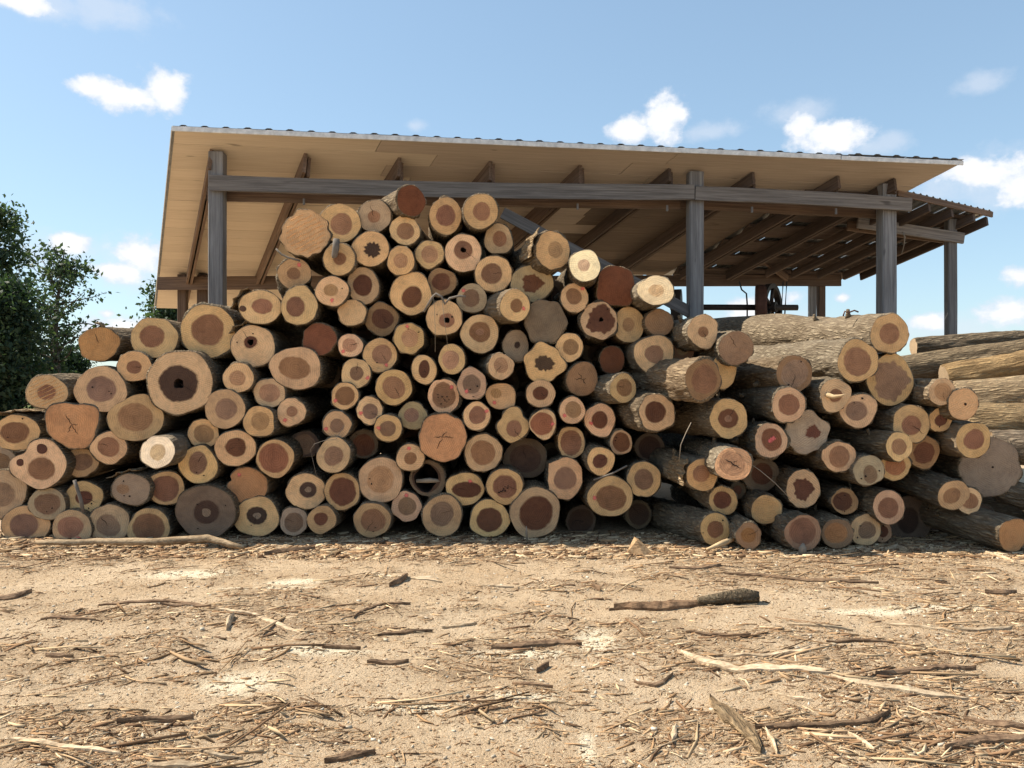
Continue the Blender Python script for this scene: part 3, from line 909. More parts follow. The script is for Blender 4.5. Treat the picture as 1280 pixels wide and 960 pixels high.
LOGS = """
124 430 23 20 o 0 x tilt=.1,.12 stub @orange log with a broken stub on top at the left shoulder|orange log with a stub
193 422 26.5 25 t .53 n hx=-.1 hz=.06
168 458 20 18.5 t .42 n
126 487 29 27.5 u .56 g
58 490 23 21 t .43 n saw @small saw-scored log highest at the far left of the pile|highest far-left log
90 531 30 29 o 0 x shape=trap crack @blocky orange trapezoid-shaped log at the left of the pile|trapezoid orange log
170 523 31 28 u .62 m hz=.05
225 478 39 38.5 t .57 k hole=.27 @largest log on the left with a dark ring and black hollow core|black-cored large log
20 541 25 23 t .58 n flap=100
49 580 31 29 t .48 n hz=-.2 shape=tri knots @triangular log with two dark knots at the far left|two-knotted log
102 578 19 17.5 u .6 g rec=.12
136 560 20.5 20 t .59 n
197 565 20.5 20.5 y .46 f lit=.33 @small pale cream sunlit log in the lower left|pale cream log
0 618 30 29 u .5 g
59 630 20.5 20 g .67 g
105 622 21 21 u .42 d rec=.1 @log with a bark strip hanging across its dark heart, lower left|strip-covered log
164 612 22.5 19.5 g .3 g hx=-.4 flap=110
207 610 22 21.5 t .73 n
32 658 26 25 u .58 g
90 660 22 22 u .62 n pk=.35,-.6
136 655 24 24 u .54 g
186 660 24.5 24 t .74 n
257 641 34.5 33 w .42 k core @big shadowed log with a dark ring heart on the ground at left|big ringed ground log
248 581 23.5 23 t .52 g shape=pt hz=.1 oval=1.35
294 560 24 22 t .5 d
254 542 18 18 t .63 m
281 511 24 24 t .53 g
324 527 19.5 19.5 t .56 m
364 515 17 17.5 t .37 n shape=pt pk=-.45,-.6
337 491 20 18 t .62 m
298 472 19 18 t .5 m
370 460 30.5 26 t .56 n
399 424 21 20 r 0 x rim @round log end of one even dark red, left of the middle|round dark red log
316 433 26 26 t .28 d hz=.2 hx=-.1 hole=.5 flap=115
260 414 32 33 t .57 n rough @big round thick-barked log just below the left shed post|big log below the post
325 384 26 20.5 t .45 n hx=.1 knot1 flap=150 ax=-.2
374 382 22 24 t .5 n hx=-.2 shape=pt
415 364 20.5 18 t .4 m pk=0,-.65
344 573 22 23 u .78 r @log whose face is nearly all red-brown heart, lower left|log nearly all heart
309 607 24.5 22 o 0 x shape=notch pk=-.4,.65 @bright orange log with a notched edge near the ground|notched orange log
321 652 26.5 24 t .44 k core
383 614 23.5 22.5 t .42 k core ax=-.1
381 555 17.5 16.5 k .74 g rec=.4
417 569 21 21 u .55 g
428 614 21.5 23 u .74 d rec=.1
367 655 16.5 18 g .66 g
402 649.5 17 17.5 u .46 d
421 531 17.5 17.5 t .48 g pk=-.75,-.3
431 495 17 17 t .68 n pk=-.7,-.35
382 292 28 29 p 0 x saw shape=rag tilt=.06,.1 @ragged pinkish log with a saw-scored face at the left shoulder of the peak|saw-scored ragged log
425 279 24.5 23.5 t .54 n
468 270 20.5 20 g .36 n
514 251 18 19 r 0 x ax=-.55 az=.02 rough @red-ended log with sunlit shaggy bark at the very top of the pile|red topmost log
557 270 19.5 23 t .57 n ax=-.1 rough
601 264 21 22.5 t .49 n ax=-.06
623 299 17.5 19.5 u .48 n rec=.15 ax=.06
506 288 18 18 t .57 m
463 311 22.5 21.5 t .41 k star @log with a star-shaped dark rotten heart near the top|star-hearted log
424 324 20 20 t .38 n stubface @log with a grey branch stub standing before its face|log behind the grey stub
501 326 17 17.5 t .5 m
537 318 18 17.5 t .58 m
368 342 20 19 u .38 n ax=-.25 pk=.3,.6 rough
454 357 20 22 u .58 d rec=.06
440 391 18 16.5 t 0 x tilt=0,.25 @plain tan log with no heart, cut facing slightly upward|plain upturned log
477 399 20 20 b .62 d rec=.2
514 367 25 26.5 t .48 d hz=-.15 @large log with an off-centre dark brown heart in the upper middle|large dark-hearted log
552 353 18 17.5 b .6 d rec=.15
579 316 22.5 23 t .48 n hole=.3 shape=pbr hz=.15
617 342 23 22.5 t .55 n
665 354 26.5 23 g .46 d blob @weathered grey log with a two-lobed dark heart|grey two-lobed log
691 313 21.5 24.5 t .4 m ax=-.3 az=-.05 flap=160 rough Y=-.12 @log with a long torn strip of sunlit bark, upper right|log with torn bark
731 332 19 20.5 y .37 f lit=.33 @pale yellow sunlit log right beside the diagonal brace|pale yellow log
718 372 17 18.5 t .54 n pk=.6,.6
770 358 24.5 25 r 0 x shape=sq rec=.05 @squarish dark red log end at the upper right of the pile|squarish red log
590 373 18 18.5 g .58 g pk=-.6,.55
644 382 19 20 t .4 n ax=-.45 Y=-.2 pk=.6,-.15
682 402 25.5 27 w 0 x shape=hex rot @grey-brown rotten log with no heart, right of the middle|grey rotten log
749 401 23 24 t .72 d blob hx=.1 hole=.16 rough @log with a huge ragged dark red heart in thick bark|ragged red-hearted log
786 406 19.5 22 t .37 m rec=.1
824 403 17.5 17 b 0 x
820 363 21 19 y .4 f lit=.24 @pale cream sunlit log at the right shoulder below the brace|cream shoulder log
555 397 22 22.5 t .4 n hx=.15 hz=-.15 hole=.4 @log with an eccentric holed heart under the vine tangle|log under the vines
600 417 23 24 t .53 n core2
511 423 18.5 19.5 t .55 m pk=-.1,.8
438 432 15.5 15 t .55 m pk=-.6,-.5
475 444 20.5 21 t .57 m pk=.4,-.6
445 467 18.5 18.5 t .45 g pk=.8,-.3
492 484 22.5 21.5 t .62 n
530 462 16 18 t .5 d oval=1.5 @small log with a tall oval dark heart mid-pile|tall-hearted small log
565 449 16.5 18.5 t .62 m
555 495 20 22.5 t .7 n speck rough pk=.5,.5 @log with a speckled rotten heart in the middle of the pile|speckle-hearted log
590 480 18 19.5 u .6 g pk=-.4,-.5
626 458 15.5 17 t .56 m ax=-.2
645 432 17 19 g .2 k rec=.1
712 434 17.5 17.5 t .55 m
680 454 24.5 24 t .42 k star2 shape=hex @six-sided log with a ragged dark heart right of the middle|six-sided log
728 474 19.5 21 b 0 x crack ax=-.2 @plain brown log with a cracked face, right of the middle|plain cracked log
765 450 15 18 r 0 x rec=.25
818 443 25 24.5 t .45 m
779 485 17 18 t .58 n ax=-.25 Y=-.12
676 492 18 17 t .5 d rec=.05
626 495 18.5 16.5 t .35 m hx=-.3 hz=.2 shape=pbr pk=-.45,-.5
641 531 20 22 t .46 n hz=-.2 shape=waist @pinched guitar-shaped log in the lower middle|pinched log
596 520 17 18 t .6 n pk=.75,.35
553 547 30 29 o 0 x crack shape=rag2 @large bright orange log with a cracked centre, lower middle|large cracked orange log
604 566 23.5 23.5 t .63 n
516 520 18 17 g .5 g
462 513 16 18 t .55 g pk=-.7,-.2
485 535 17.5 17.5 u .55 g pk=-.7,0
454 555 18 18 k .74 d rec=.3
513 572 17.5 17 t .43 n pk=-.1,.7 ax=-.1
476 600 27.5 28 t .58 m
535 598 22 22 w .78 k hollow rec=.1 @hollow split log with a black cavity near the bottom|hollow log
581 611 23 20.5 t .6 d oval=.6 hx=.1 pk=.3,.5 @log with a wide flat oval dark heart near the bottom|flat-hearted log
631 608 22.5 22 t .64 n speck
465 650 22.5 21.5 u .65 n
508 633 18 18.5 u .6 g pk=0,.8
553 646 24.5 26 u .57 g
612 650 24 23 u .64 d
657 573 25.5 25 k .7 k rec=.25 @nearly black blotched log end in the lower middle|blackened log
679 530 17 18 t .8 r pk=.7,0
715 513 16 17 t .6 m pk=-.6,-.4
750 525 19 21 t .5 d pk=-.6,-.2
714 553 17 20 u .76 n rec=.15
776 553 14 16 u .74 d rec=.1
812 559 18 17 k .76 k rec=.4
751 576 17.5 17 t .5 d ax=-.15
704 598 24.5 25.5 t .55 g shape=flat hx=.1 @pale log with one flat left side, lower right of the middle|flat-sided log
805 599 21 22 t .56 g
763 621 27 25 t .64 n pk=-.75,-.05
669 642 30 31 u .67 d @biggest bottom-row log with a very wide dark heart, mid-pile|biggest bottom log
726 651 18.5 18.5 k .8 k rec=.35 crack
798 645 16 18 k .75 k rec=.5
853 437 15 15 b .45 f rec=.2
879 414 18.5 20.5 t .32 n Z=r ax=-.15 rec=.15
920 435 20 21.5 b 0 x Z=r @plain brown log end beside the long sunlit trunk|plain brown end log
904 465 15.5 22 t 0 x Z=r rec=.12
879 474 23 26 b .68 n Z=r ax=-.28 rough Y=-.1 @big log with very rough sunlit bark on its left side|rough-barked log
821 516 23 24 t .54 d Z=r ax=-.2 rough rec=.1
911 523 23 24 t .5 d Z=r core2 ax=-.2
986 506 20 22 t .6 n Z=r ax=-.1
993 467 22 23 b .72 g Z=r ax=-.15 rec=.1
1072 451 24 26 t .66 n Z=r az=.02 ax=-.12 rec=.1 L=4 swell=.35 @log with a wide brown heart directly under the topmost long log|wide-hearted upper right log
1112 417 21.5 24.5 t .52 n Z=r az=.030 ax=-.16 rec=.15 L=4.4 swell=.35 @topmost log of the right pile with its long sunlit trunk showing|topmost right log
1113 475 27 31 t .74 g Z=r rec=.2 blob @tall log with a very wide grey-brown heart at the upper right|grey wide-hearted log
1044 494 18 21 t .4 n Z=r stubface2 ax=-.1 @log with a pale broken stub jutting from its face|broken-stub log
1073 513 21.5 21.5 t .56 g Z=r rec=.05
1139 530 22 24 t .5 n Z=r rec=.1
1175 525 13 15.5 t .5 d Z=r rec=.1
1178 490 15 17 t .65 m Z=r
1204 505 16.5 20 p 0 x Z=r dot @plain orange-tan log with a small central dot at the right|dotted plain log
1217 550 20 22 t .57 n Z=r
964 551 21.5 21 t .6 r Z=r slash rough @log with a pink slash across its striped heart|pink-slashed log
1008 540 26 26 g .3 d Z=r blob hx=.3 shape=hex rec=.12 @grey lumpy log with a small off-centre dark stain|grey stained log
1049 571 19.5 20 t .64 n Z=r
1124 558 16 17.5 t .56 m Z=r ax=-.2
1155 565 17.5 21 b .65 d Z=r rec=.2
1119 583 18 17.5 t .65 o Z=r rec=.1
1086 588 18 19 g .5 g Z=r hz=-.25 oval=1.3
1238 584 33 36 h 0 x Z=r rec=.4 dot shape=rag2 @large plain grey-tan log end at the right|plain grey-tan log
878 593 20.5 20.5 t .5 m Z=r ax=-.2 flap=170 rec=.15
917 580 20.5 21 p .7 m Z=r lit=.10 cross @orange-tan log with a long crack across its heart|cross-cracked log
952 594 21 21 w .6 d Z=r rec=.35
904 626 17.5 18 u .6 d Z=r rec=.2
922 613 10 11 w .5 d Z=r rec=.35
958 637 18.5 18.5 t 0 x Z=r stripes @log with a closely striped saw-cut face near the ground|striped log
894 662 19.5 20.5 u .5 n Z=r ax=-.25 rough @bottom log with sunlit rough bark starting the right pile|left bottom log of the right pile
936 670 15.5 16.5 b .55 o Z=r Y=-.12
1004 667 22 23 b .7 n Z=r rough Y=-.2 @large bottom log with sunlit bark standing forward in the right pile|forward bottom log
1004 611 20 23.5 t .56 d Z=r blob rec=.1
1047 667 19 18 b .68 o Z=r Y=-.05
1082 664 18.5 19 u .55 g Z=r rec=.05
1103 668 11 14 b .5 d Z=r rec=.12
1056 627 15.5 16 b .7 d Z=r rec=.1
1111 634 18.5 20.5 t .62 n Z=r
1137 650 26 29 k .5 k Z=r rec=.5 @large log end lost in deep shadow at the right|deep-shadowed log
1192 619 18 18.5 t .53 m Z=r ax=-.25 az=.1
1211 626 15 17 t .6 n Z=r rec=.12
1267 670 19.5 20.5 o 0 x Z=r ax=-.35 az=.14 Y=-.15 @orange-brown log sloping down to the ground at the right edge|sloping log
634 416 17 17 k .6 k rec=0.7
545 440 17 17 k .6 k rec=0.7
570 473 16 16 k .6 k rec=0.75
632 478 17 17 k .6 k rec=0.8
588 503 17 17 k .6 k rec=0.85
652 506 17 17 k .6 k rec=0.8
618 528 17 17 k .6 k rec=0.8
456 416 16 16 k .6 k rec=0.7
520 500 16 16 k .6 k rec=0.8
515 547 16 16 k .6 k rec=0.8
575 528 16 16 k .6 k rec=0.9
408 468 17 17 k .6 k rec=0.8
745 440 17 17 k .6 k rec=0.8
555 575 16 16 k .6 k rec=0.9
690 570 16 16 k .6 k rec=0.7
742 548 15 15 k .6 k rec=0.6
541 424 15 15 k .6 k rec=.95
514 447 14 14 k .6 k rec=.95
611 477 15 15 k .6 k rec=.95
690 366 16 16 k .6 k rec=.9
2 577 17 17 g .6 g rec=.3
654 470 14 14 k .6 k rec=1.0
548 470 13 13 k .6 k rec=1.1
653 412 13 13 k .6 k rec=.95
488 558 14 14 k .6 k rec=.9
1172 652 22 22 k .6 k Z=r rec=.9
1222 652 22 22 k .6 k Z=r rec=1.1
"""

HREF = []


def parse_logs():
    out = []
    for ln in LOGS.strip().splitlines():
        lab = ref = None
        if '@' in ln:
            ln, lb = ln.split('@')
            lab, ref = lb.split('|')
        w = ln.split()
        d = dict(cx=float(w[0]), cy=float(w[1]), rx=float(w[2]), ry=float(w[3]), sap=w[4], hf=float(w[5]), hc=w[6], label=lab, ref=ref)
        for f in w[7:]:
            if '=' in f:
                k, v = f.split('=')
                d[k] = v
            else:
                d[f] = True
        out.append(d)
    return out


def outline(d, th, rng):
    """radius factor round the face (1 = nominal), th from +x towards up"""
    r = np.ones_like(th)
    for k, a in ((2, 0.022), (3, 0.02), (4, 0.014), (5, 0.010), (7, 0.008), (11, 0.005)):
        r += a * rng.normal() * 1.15 * np.cos(k * th + rng.uniform(0, 6.28))
    s = d.get('shape')

    def bump(a, w, h):
        dd = (th - math.radians(a) + math.pi) % (2 * math.pi) - math.pi
        return h * np.exp(-(dd / w) ** 2)
    if s == 'trap':
        r += bump(145, .35, .14) + bump(40, .35, .12) - bump(90, .4, .10) + bump(-60, .3, .05) - bump(200, .4, .08) - bump(-15, .4, .05) - bump(-120, .35, .08)
    elif s == 'tri':
        r += bump(200, .4, .10) + bump(70, .45, .06) - bump(140, .4, .24) + bump(-50, .6, .02)
    elif s == 'hex':
        r += 0.05 * np.cos(6 * th + rng.uniform(0, 6)) + 0.03 * np.cos(3 * th)
    elif s == 'pt':
        r += bump(75, .22, .10) - bump(35, .3, .05) - bump(120, .3, .05)
    elif s == 'pbr':
        r += bump(-42, .28, .16)
    elif s == 'flat':
        c = np.cos(th)
        r = np.where(c < -0.66, r * 0.66 / np.maximum(-c, 0.2) * 1.12, r)
    elif s == 'waist':
        r += -bump(155, .35, .22) - bump(35, .3, .16) + bump(85, .4, .02)
    elif s == 'notch':
        r += -bump(158, .16, .20) + bump(20, .4, .03)
    elif s == 'sq':
        r *= 1.0 / (np.abs(np.cos(th + .1)) ** 3.2 + np.abs(np.sin(th + .1)) ** 3.2) ** (1 / 3.2) * 0.93
    elif s == 'rag':
        r += 0.035 * np.cos(9 * th + 1) + 0.03 * np.cos(13 * th) + bump(100, .2, .14) - bump(150, .25, .05) + bump(-150, .3, .04)
    elif s == 'rag2':
        r += 0.018 * np.cos(8 * th + 1) + 0.018 * np.cos(5 * th + 2)
    return r


RING = []


def shade_by(o, edge, rim, other):
    n = len(o.data.vertices)
    for nm, v in (('edge', edge), ('rim', rim)):
        a = o.data.attributes.new(nm, 'FLOAT', 'POINT')
        v = np.asarray(list(v)[:n] + [0.0] * max(0, n - len(v)), np.float32)
        a.data.foreach_set('value', v)
    o['neighbour_colour'] = [float(q) for q in other]


def ring_mesh(outer, inner, face_y, nr, rough, seed):
    """annulus between two outlines (N x 2), returns verts, faces"""
    N = len(outer)
    vs = []
    fr = {4: (0, .07, .16, .45, .75, .93, 1.0)}.get(nr, tuple(k / nr for k in range(nr + 1)))
    nr = len(fr) - 1
    for k, f in enumerate(fr):
        p = inner * (1 - f) + outer * f
        y = face_y(p[:, 0], p[:, 1]) + rough * (vnoise(p[:, 0] * 40, p[:, 1] * 40, seed) - 0.5) * (1 if 0 < k < nr else 0.3)
        vs.append(np.stack([p[:, 0], y, p[:, 1]], -1))
    vs = np.concatenate(vs)
    RING[:] = list(np.repeat(fr, N))
    return vs, grid_faces(N, nr + 1, True)


def disc_mesh(out, c, face_y, nr, rough, seed):
    vs, fs = ring_mesh(out, np.tile(c, (len(out), 1)) + (out - c) * 0.12, face_y, nr, rough, seed)
    cy = float(face_y(np.array([c[0]]), np.array([c[1]]))[0])
    vs = np.concatenate([vs, [[c[0], cy, c[1]]]])
    ci = len(vs) - 1
    N = len(out)
    fs += [(ci, (k + 1) % N, k) for k in range(N)]
    return vs, fs


def make_log(i, d):
    rng = np.random.default_rng(1000 + i)
    right = d.get('Z') == 'r'
    Y = (7.50 if right else 7.98) + rng.uniform(-0.07, 0.07)
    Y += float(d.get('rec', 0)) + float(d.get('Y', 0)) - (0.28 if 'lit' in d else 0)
    if not right and d['cy'] < 480:
        Y += (480 - d['cy']) / 250 * 0.25       # the heap leans back a little
    ax = float(d.get('ax', -0.03)) + rng.normal() * 0.026
    az = float(d.get('az', 0.0)) + rng.normal() * 0.020
    c = at(d['cx'], d['cy'], Y)
    bottom = c[2] - d['ry'] * Y / F
    if bottom < 0.004 and bottom > -0.25 and d['cy'] > 625:      # rests on the ground
        c[2] += 0.002 - bottom if abs(bottom) < 0.05 else 0.0
    axis = Vector((ax, 1, az)).normalized()
    # local frame: Y along the trunk (away from the viewer), X right, Z up
    xa = Vector((axis.y, -axis.x, 0)).normalized()
    za = xa.cross(axis)
    M = Matrix((xa, axis, za)).transposed().to_4x4()
    M.translation = Vector(c)
    root = empty('saw_log')
    root.matrix_world = M
    d['root'] = root
    view = Vector(((d['cx'] - 640) / F, 1, (480 - d['cy']) / F)).normalized()
    fs_x = max(0.75, abs(view.dot(axis)))
    RX, RZ = 1.05 * d['rx'] * Y / F / fs_x ** 0.7, 1.05 * d['ry'] * Y / F
    N = 72 if right else 56
    th = np.linspace(0, 2 * math.pi, N, endpoint=False)
    o = outline(d, th, rng)
    uni = np.stack([np.cos(th), np.sin(th)], -1)
    outer = uni * o[:, None] * np.array([RX, RZ])
    rm = (RX + RZ) / 2
    rough = 2.8 if d.get('rough') else (1.9 if right else 1.2)
    bt = (0.005 + 0.006 * rng.random()) * (1 + 0.8 * (vnoise(th / 6.2832 * 14, 0 * th, i, 14) - 0.5)) * (1.5 if d.get('rough') else 1.0)
    # places where the bark has come off
    if rng.random() < 0.35:
        a0 = rng.uniform(0, 6.28)
        dd = np.abs((th - a0 + math.pi) % (2 * math.pi) - math.pi)
        bt = np.where(dd < rng.uniform(.2, .6), 0.002, bt)
    wood = outer * (1 - bt / rm)[:, None]
    # cut plane: never quite square to the trunk
    kx, kz = rng.normal() * 0.035, rng.normal() * 0.035 - 0.01
    if 'tilt' in d:
        a, b = d['tilt'].split(',')
        kx, kz = float(a), float(b)
    if 'lit' in d:
        kz = float(d['lit'])
        kx = -0.22

    def face_y(x, z):
        return kx * x + kz * z
    # --- bark
    L = float(d.get('L', 3.2 + rng.uniform(-0.3, 0.3)))
    if right:
        ly = np.concatenate([[0, 0.004], np.linspace(0.02, 1.5, 52), np.linspace(1.6, L, 8)])
    else:
        ly = np.concatenate([[0, 0.004], np.linspace(0.03, 0.6, 12), np.linspace(0.75, L, 8)])
    circ = uni * np.array([RX, RZ]) * 1.0
    rows = []
    per = 22 if not d.get('rough') else 17
    for k, y in enumerate(ly):
        f = min(1, y / 1.2)
        base = outer * (1 - f) + circ * f
        base = base * (1 + float(d.get('swell', 0.10)) * max(0, y - 0.5) / 3)
        # slow bend and swell
        base = base + np.array([0.035 * math.sin(y * 1.3 + i), 0.025 * math.sin(y * 1.7 + 2 * i)]) * min(1, y)
        wv = th / (2 * math.pi) * per + 0.8 * math.sin(y * 3 + i)
        n = vnoise(wv, np.full(N, y * 5.0), i, per) - 0.5
        n2 = vnoise(th / 6.2832 * 40, np.full(N, y * 14.0), i + 7, 40) - 0.5
        disp = rough * (0.013 * n + 0.007 * n2)
        if k == 0:
            p, yy = wood, face_y(wood[:, 0], wood[:, 1])
        elif k == 1:
            p = outer * (1 + 1.0 * disp / rm)[:, None]
            yy = face_y(p[:, 0], p[:, 1]) + 0.003 + 0.006 * (n2 + 0.5)
        else:
            p = base * (1 + disp / rm)[:, None]
            yy = y + face_y(p[:, 0], p[:, 1]) * max(0, 1 - y)
        rows.append(np.stack([p[:, 0], yy * np.ones(N), p[:, 1]], -1))
    vs = np.concatenate(rows + [np.array([[0, L, 0]])])
    fs = grid_faces(N, len(ly), True)
    nb = len(fs)
    last = (len(ly) - 1) * N
    fs += [(last + k, last + (k + 1) % N, len(vs) - 1) for k in range(N)]
    tone = rng.uniform(0.78, 1.15)
    warm = rng.uniform(-0.06, 0.06)
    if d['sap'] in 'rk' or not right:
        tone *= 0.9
    bk = mesh_obj('bark', vs, fs, [MATS['bark'] if rng.random() < 0.8 or d.get('rough') else MATS['smooth_bark'], MATS['inner_bark']], root, smooth=True,
                  mat_index=[0] * nb + [1] * N, color=(tone * (1 + warm), tone, tone * (1 - warm)))
    # --- cut face
    jt = rng.uniform(0.84, 1.2)
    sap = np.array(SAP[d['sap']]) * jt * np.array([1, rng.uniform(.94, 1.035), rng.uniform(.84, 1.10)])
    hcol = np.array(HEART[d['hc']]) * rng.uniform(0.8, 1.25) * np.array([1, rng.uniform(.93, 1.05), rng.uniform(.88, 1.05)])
    hf = d['hf']
    if hf <= 0:
        v, f = disc_mesh(wood, np.array([rng.normal() * .05 * rm, rng.normal() * .05 * rm]), face_y, 6, 0.004, i)
        cut = mesh_obj('cut_end', v, f, MATS['sapwood'], root, smooth=True, color=sap)
        shade_by(cut, [0.0] * len(RING), RING, sap)
        hc = np.zeros(2)
        hout = None
    else:
        hc = np.array([float(d.get('hx', rng.normal() * 0.05)) * RX, float(d.get('hz', rng.normal() * 0.04)) * RZ])
        ir = np.ones(N)
        for k, a in ((2, .035), (3, .018), (5, .010), (8, .008), (13, .007), (19, .006)):
            ir += a * rng.normal() * np.cos(k * th + rng.uniform(0, 6.28))
        if d.get('star'):
            ir += 0.20 * np.abs(np.cos(4.5 * th)) - 0.12 + 0.09 * np.cos(13 * th + 1) + 0.22 * (vnoise(th / 6.2832 * 9, 0 * th, i, 9) - 0.5)
        if d.get('star2'):
            ir += 0.08 * np.cos(9 * th) + 0.05 * np.cos(14 * th + 1) + 0.14 * np.cos(2 * th)
        if d.get('blob'):
            ir += 0.10 * np.cos(3 * th + i) + 0.07 * np.cos(5 * th) + 0.04 * np.cos(9 * th) + 0.05 * np.cos(14 * th)
        ov = float(d.get('oval', 1.0))
        hout = hc + uni * ir[:, None] * hf * np.array([RX / math.sqrt(ov), RZ * math.sqrt(ov)])
        # keep the heart inside the face
        lim = np.linalg.norm(wood, axis=1) * 0.93
        hl = np.linalg.norm(hout, axis=1)
        hout = hout * np.minimum(1, lim / np.maximum(hl, 1e-6))[:, None]
        v, f = ring_mesh(wood, hout, face_y, 4, 0.004, i)
        cut = mesh_obj('cut_end', v, f, MATS['sapwood'], root, smooth=True, color=sap)
        shade_by(cut, [1 - q for q in RING], RING, hcol)
        hole = float(d.get('hole', 0))
        if d.get('core') or d.get('core2'):
            hole = 0.36
        if d.get('hollow'):
            hole = 0.86
        if hole:
            ir2 = 1 + 0.18 * (vnoise(th / 6.2832 * 8, 0 * th, i + 3, 8) - 0.5) * 2
            hin = hc + (hout - hc) * (hole * ir2)[:, None]
            v, f = ring_mesh(hout, hin, face_y, 3, 0.005, i)
            hw = mesh_obj('heartwood', v, f, MATS['heartwood'], cut, smooth=True, color=hcol)
            shade_by(hw, RING, [0.0] * len(RING), sap)
            if d.get('core') or d.get('core2'):
                v, f = disc_mesh(hin, hc, face_y, 3, 0.004, i)
                mesh_obj('pith', v, f, MATS['heartwood'], cut, smooth=True,
                         color=(0.34, 0.24, 0.16) if d.get('core') else (0.36, 0.19, 0.11))
            else:
                depth = 0.5 if d.get('hollow') else 0.14
                r0 = np.stack([hin[:, 0], face_y(hin[:, 0], hin[:, 1]), hin[:, 1]], -1)
                r1 = hc + (hin - hc) * 0.9
                r1 = np.stack([r1[:, 0], np.full(N, depth * 0.6), r1[:, 1]], -1)
                r2 = hc + (hin - hc) * 0.5
                r2 = np.stack([r2[:, 0], np.full(N, depth), r2[:, 1]], -1)
                vv = np.concatenate([r0, r1, r2, [[hc[0], depth, hc[1]]]])
                ff = grid_faces(N, 3, True) + [(2 * N + k, 3 * N, 2 * N + (k + 1) % N) for k in range(N)]
                mesh_obj('rot_hole', vv, ff, MATS['rot'], cut, smooth=True)
        else:
            v, f = disc_mesh(hout, hc, face_y, 5, 0.004, i)
            hw = mesh_obj('heartwood', v, f, MATS['heartwood'], cut, smooth=True, color=hcol)
            shade_by(hw, RING, [0.0] * len(RING), sap)

    def on_face(px, pz, n_, lift=0.0025):
        return np.stack([px, face_y(px, pz) - lift, pz], -1)

    def patch_disc(name, x, z, rx, rz, mat, parent, lift=0.0035, wob=0.25, color=None):
        n = 18
        t2 = np.linspace(0, 2 * math.pi, n, endpoint=False)
        w = 1 + wob * (vnoise(t2 / 6.2832 * 6, 0 * t2, i + int(1000 * abs(x) + 77), 6) - 0.5) * 2
        px = rx * w * np.cos(t2)
        pz = rz * w * np.sin(t2)
        v = np.stack([px, kx * px + kz * pz, pz], -1)
        v = np.concatenate([v, [[0, 0, 0]]])
        ob = mesh_obj(name, v, [(n, (k + 1) % n, k) for k in range(n)], mat, parent, color=color)
        ob.location = (x, float(face_y(x, z)) - lift, z)
        return ob
    if 'pk' in d:
        a, b = [float(q) for q in d['pk'].split(',')]
        ob = patch_disc('paint_mark', a * RX * 0.92, b * RZ * 0.92, 0.042, 0.042, MATS['pink_paint'], cut, 0.004)
    if d.get('slash'):
        for s in (-0.03, 0.0, 0.03):
            patch_disc('paint_mark', hc[0] + s * .6, hc[1] + s * 0.4, 0.036, 0.03, MATS['pink_paint'], cut, 0.004 + abs(s) * .02)
    if d.get('knots'):
        for a, b, q in ((0.1, 0.62, 0.20), (-0.68, 0.06, 0.14)):
            kn = patch_disc('knot', a * RX, b * RZ, q * RX, q * RZ, MATS['heartwood'], cut, 0.003, 0.15, color=(0.14, 0.06, 0.04))
    if d.get('knot1'):
        patch_disc('knot', -0.74 * RX, -0.1 * RZ, 0.14 * RX, 0.17 * RZ, MATS['heartwood'], cut, 0.003, 0.15, color=(0.16, 0.09, 0.06))
    if d.get('dot'):
        patch_disc('pith', 0.02, 0.0, 0.012, 0.012, MATS['rot'], cut, 0.003)
    if d.get('speck'):
        for k in range(11):
            patch_disc('rot_spot', hc[0] + rng.normal() * 0.028, hc[1] + rng.normal() * 0.035 - 0.02, rng.uniform(.005, .012), rng.uniform(.004, .009), MATS['rot'], cut, 0.006)
    elif rng.random() < 0.22 and hf > 0:
        for k in range(int(rng.integers(1, 4))):
            a = rng.uniform(0, 6.28)
            q = rng.uniform(0.3, 0.8)
            patch_disc('rot_spot', q * RX * math.cos(a), q * RZ * math.sin(a), rng.uniform(.005, .012), rng.uniform(.004, .010), MATS['rot'], cut, 0.006)

    def crack(a, r0, r1, w, cx=0.0, cz=0.0):
        n = 7
        ts = np.linspace(r0, r1, n)
        jit = (vnoise(np.arange(n) * 1.0, np.zeros(n), i + int(a * 10)) - 0.5) * 0.02
        px = cx + ts * math.cos(a) - jit * math.sin(a)
        pz = cz + ts * math.sin(a) + jit * math.cos(a)
        ww = w * np.sin(np.linspace(0.25, math.pi, n)) + 0.0004
        nx, nz = -math.sin(a), math.cos(a)
        A = on_face(px + nx * ww, pz + nz * ww, n, 0.003)
        Bv = on_face(px - nx * ww, pz - nz * ww, n, 0.003)
        mesh_obj('crack', np.concatenate([A, Bv]), [(k, k + 1, n + k + 1, n + k) for k in range(n - 1)], MATS['rot'], cut)
    if d.get('crack'):
        for a in rng.choice(np.arange(0, 6.2, 1.05), 4, replace=False):
            crack(float(a), 0.0, rm * rng.uniform(.2, .55), 0.0035)
    elif d.get('cross'):
        crack(-0.6, -0.5 * rm, 0.5 * rm, 0.006)
        crack(0.9, -0.2 * rm, 0.3 * rm, 0.003)
    elif rng.random() < 0.30:
        a = rng.uniform(0, 6.28)
        crack(a, 0.02 * rm, rm * rng.uniform(.4, .9), rng.uniform(.0012, .0028), hc[0], hc[1])
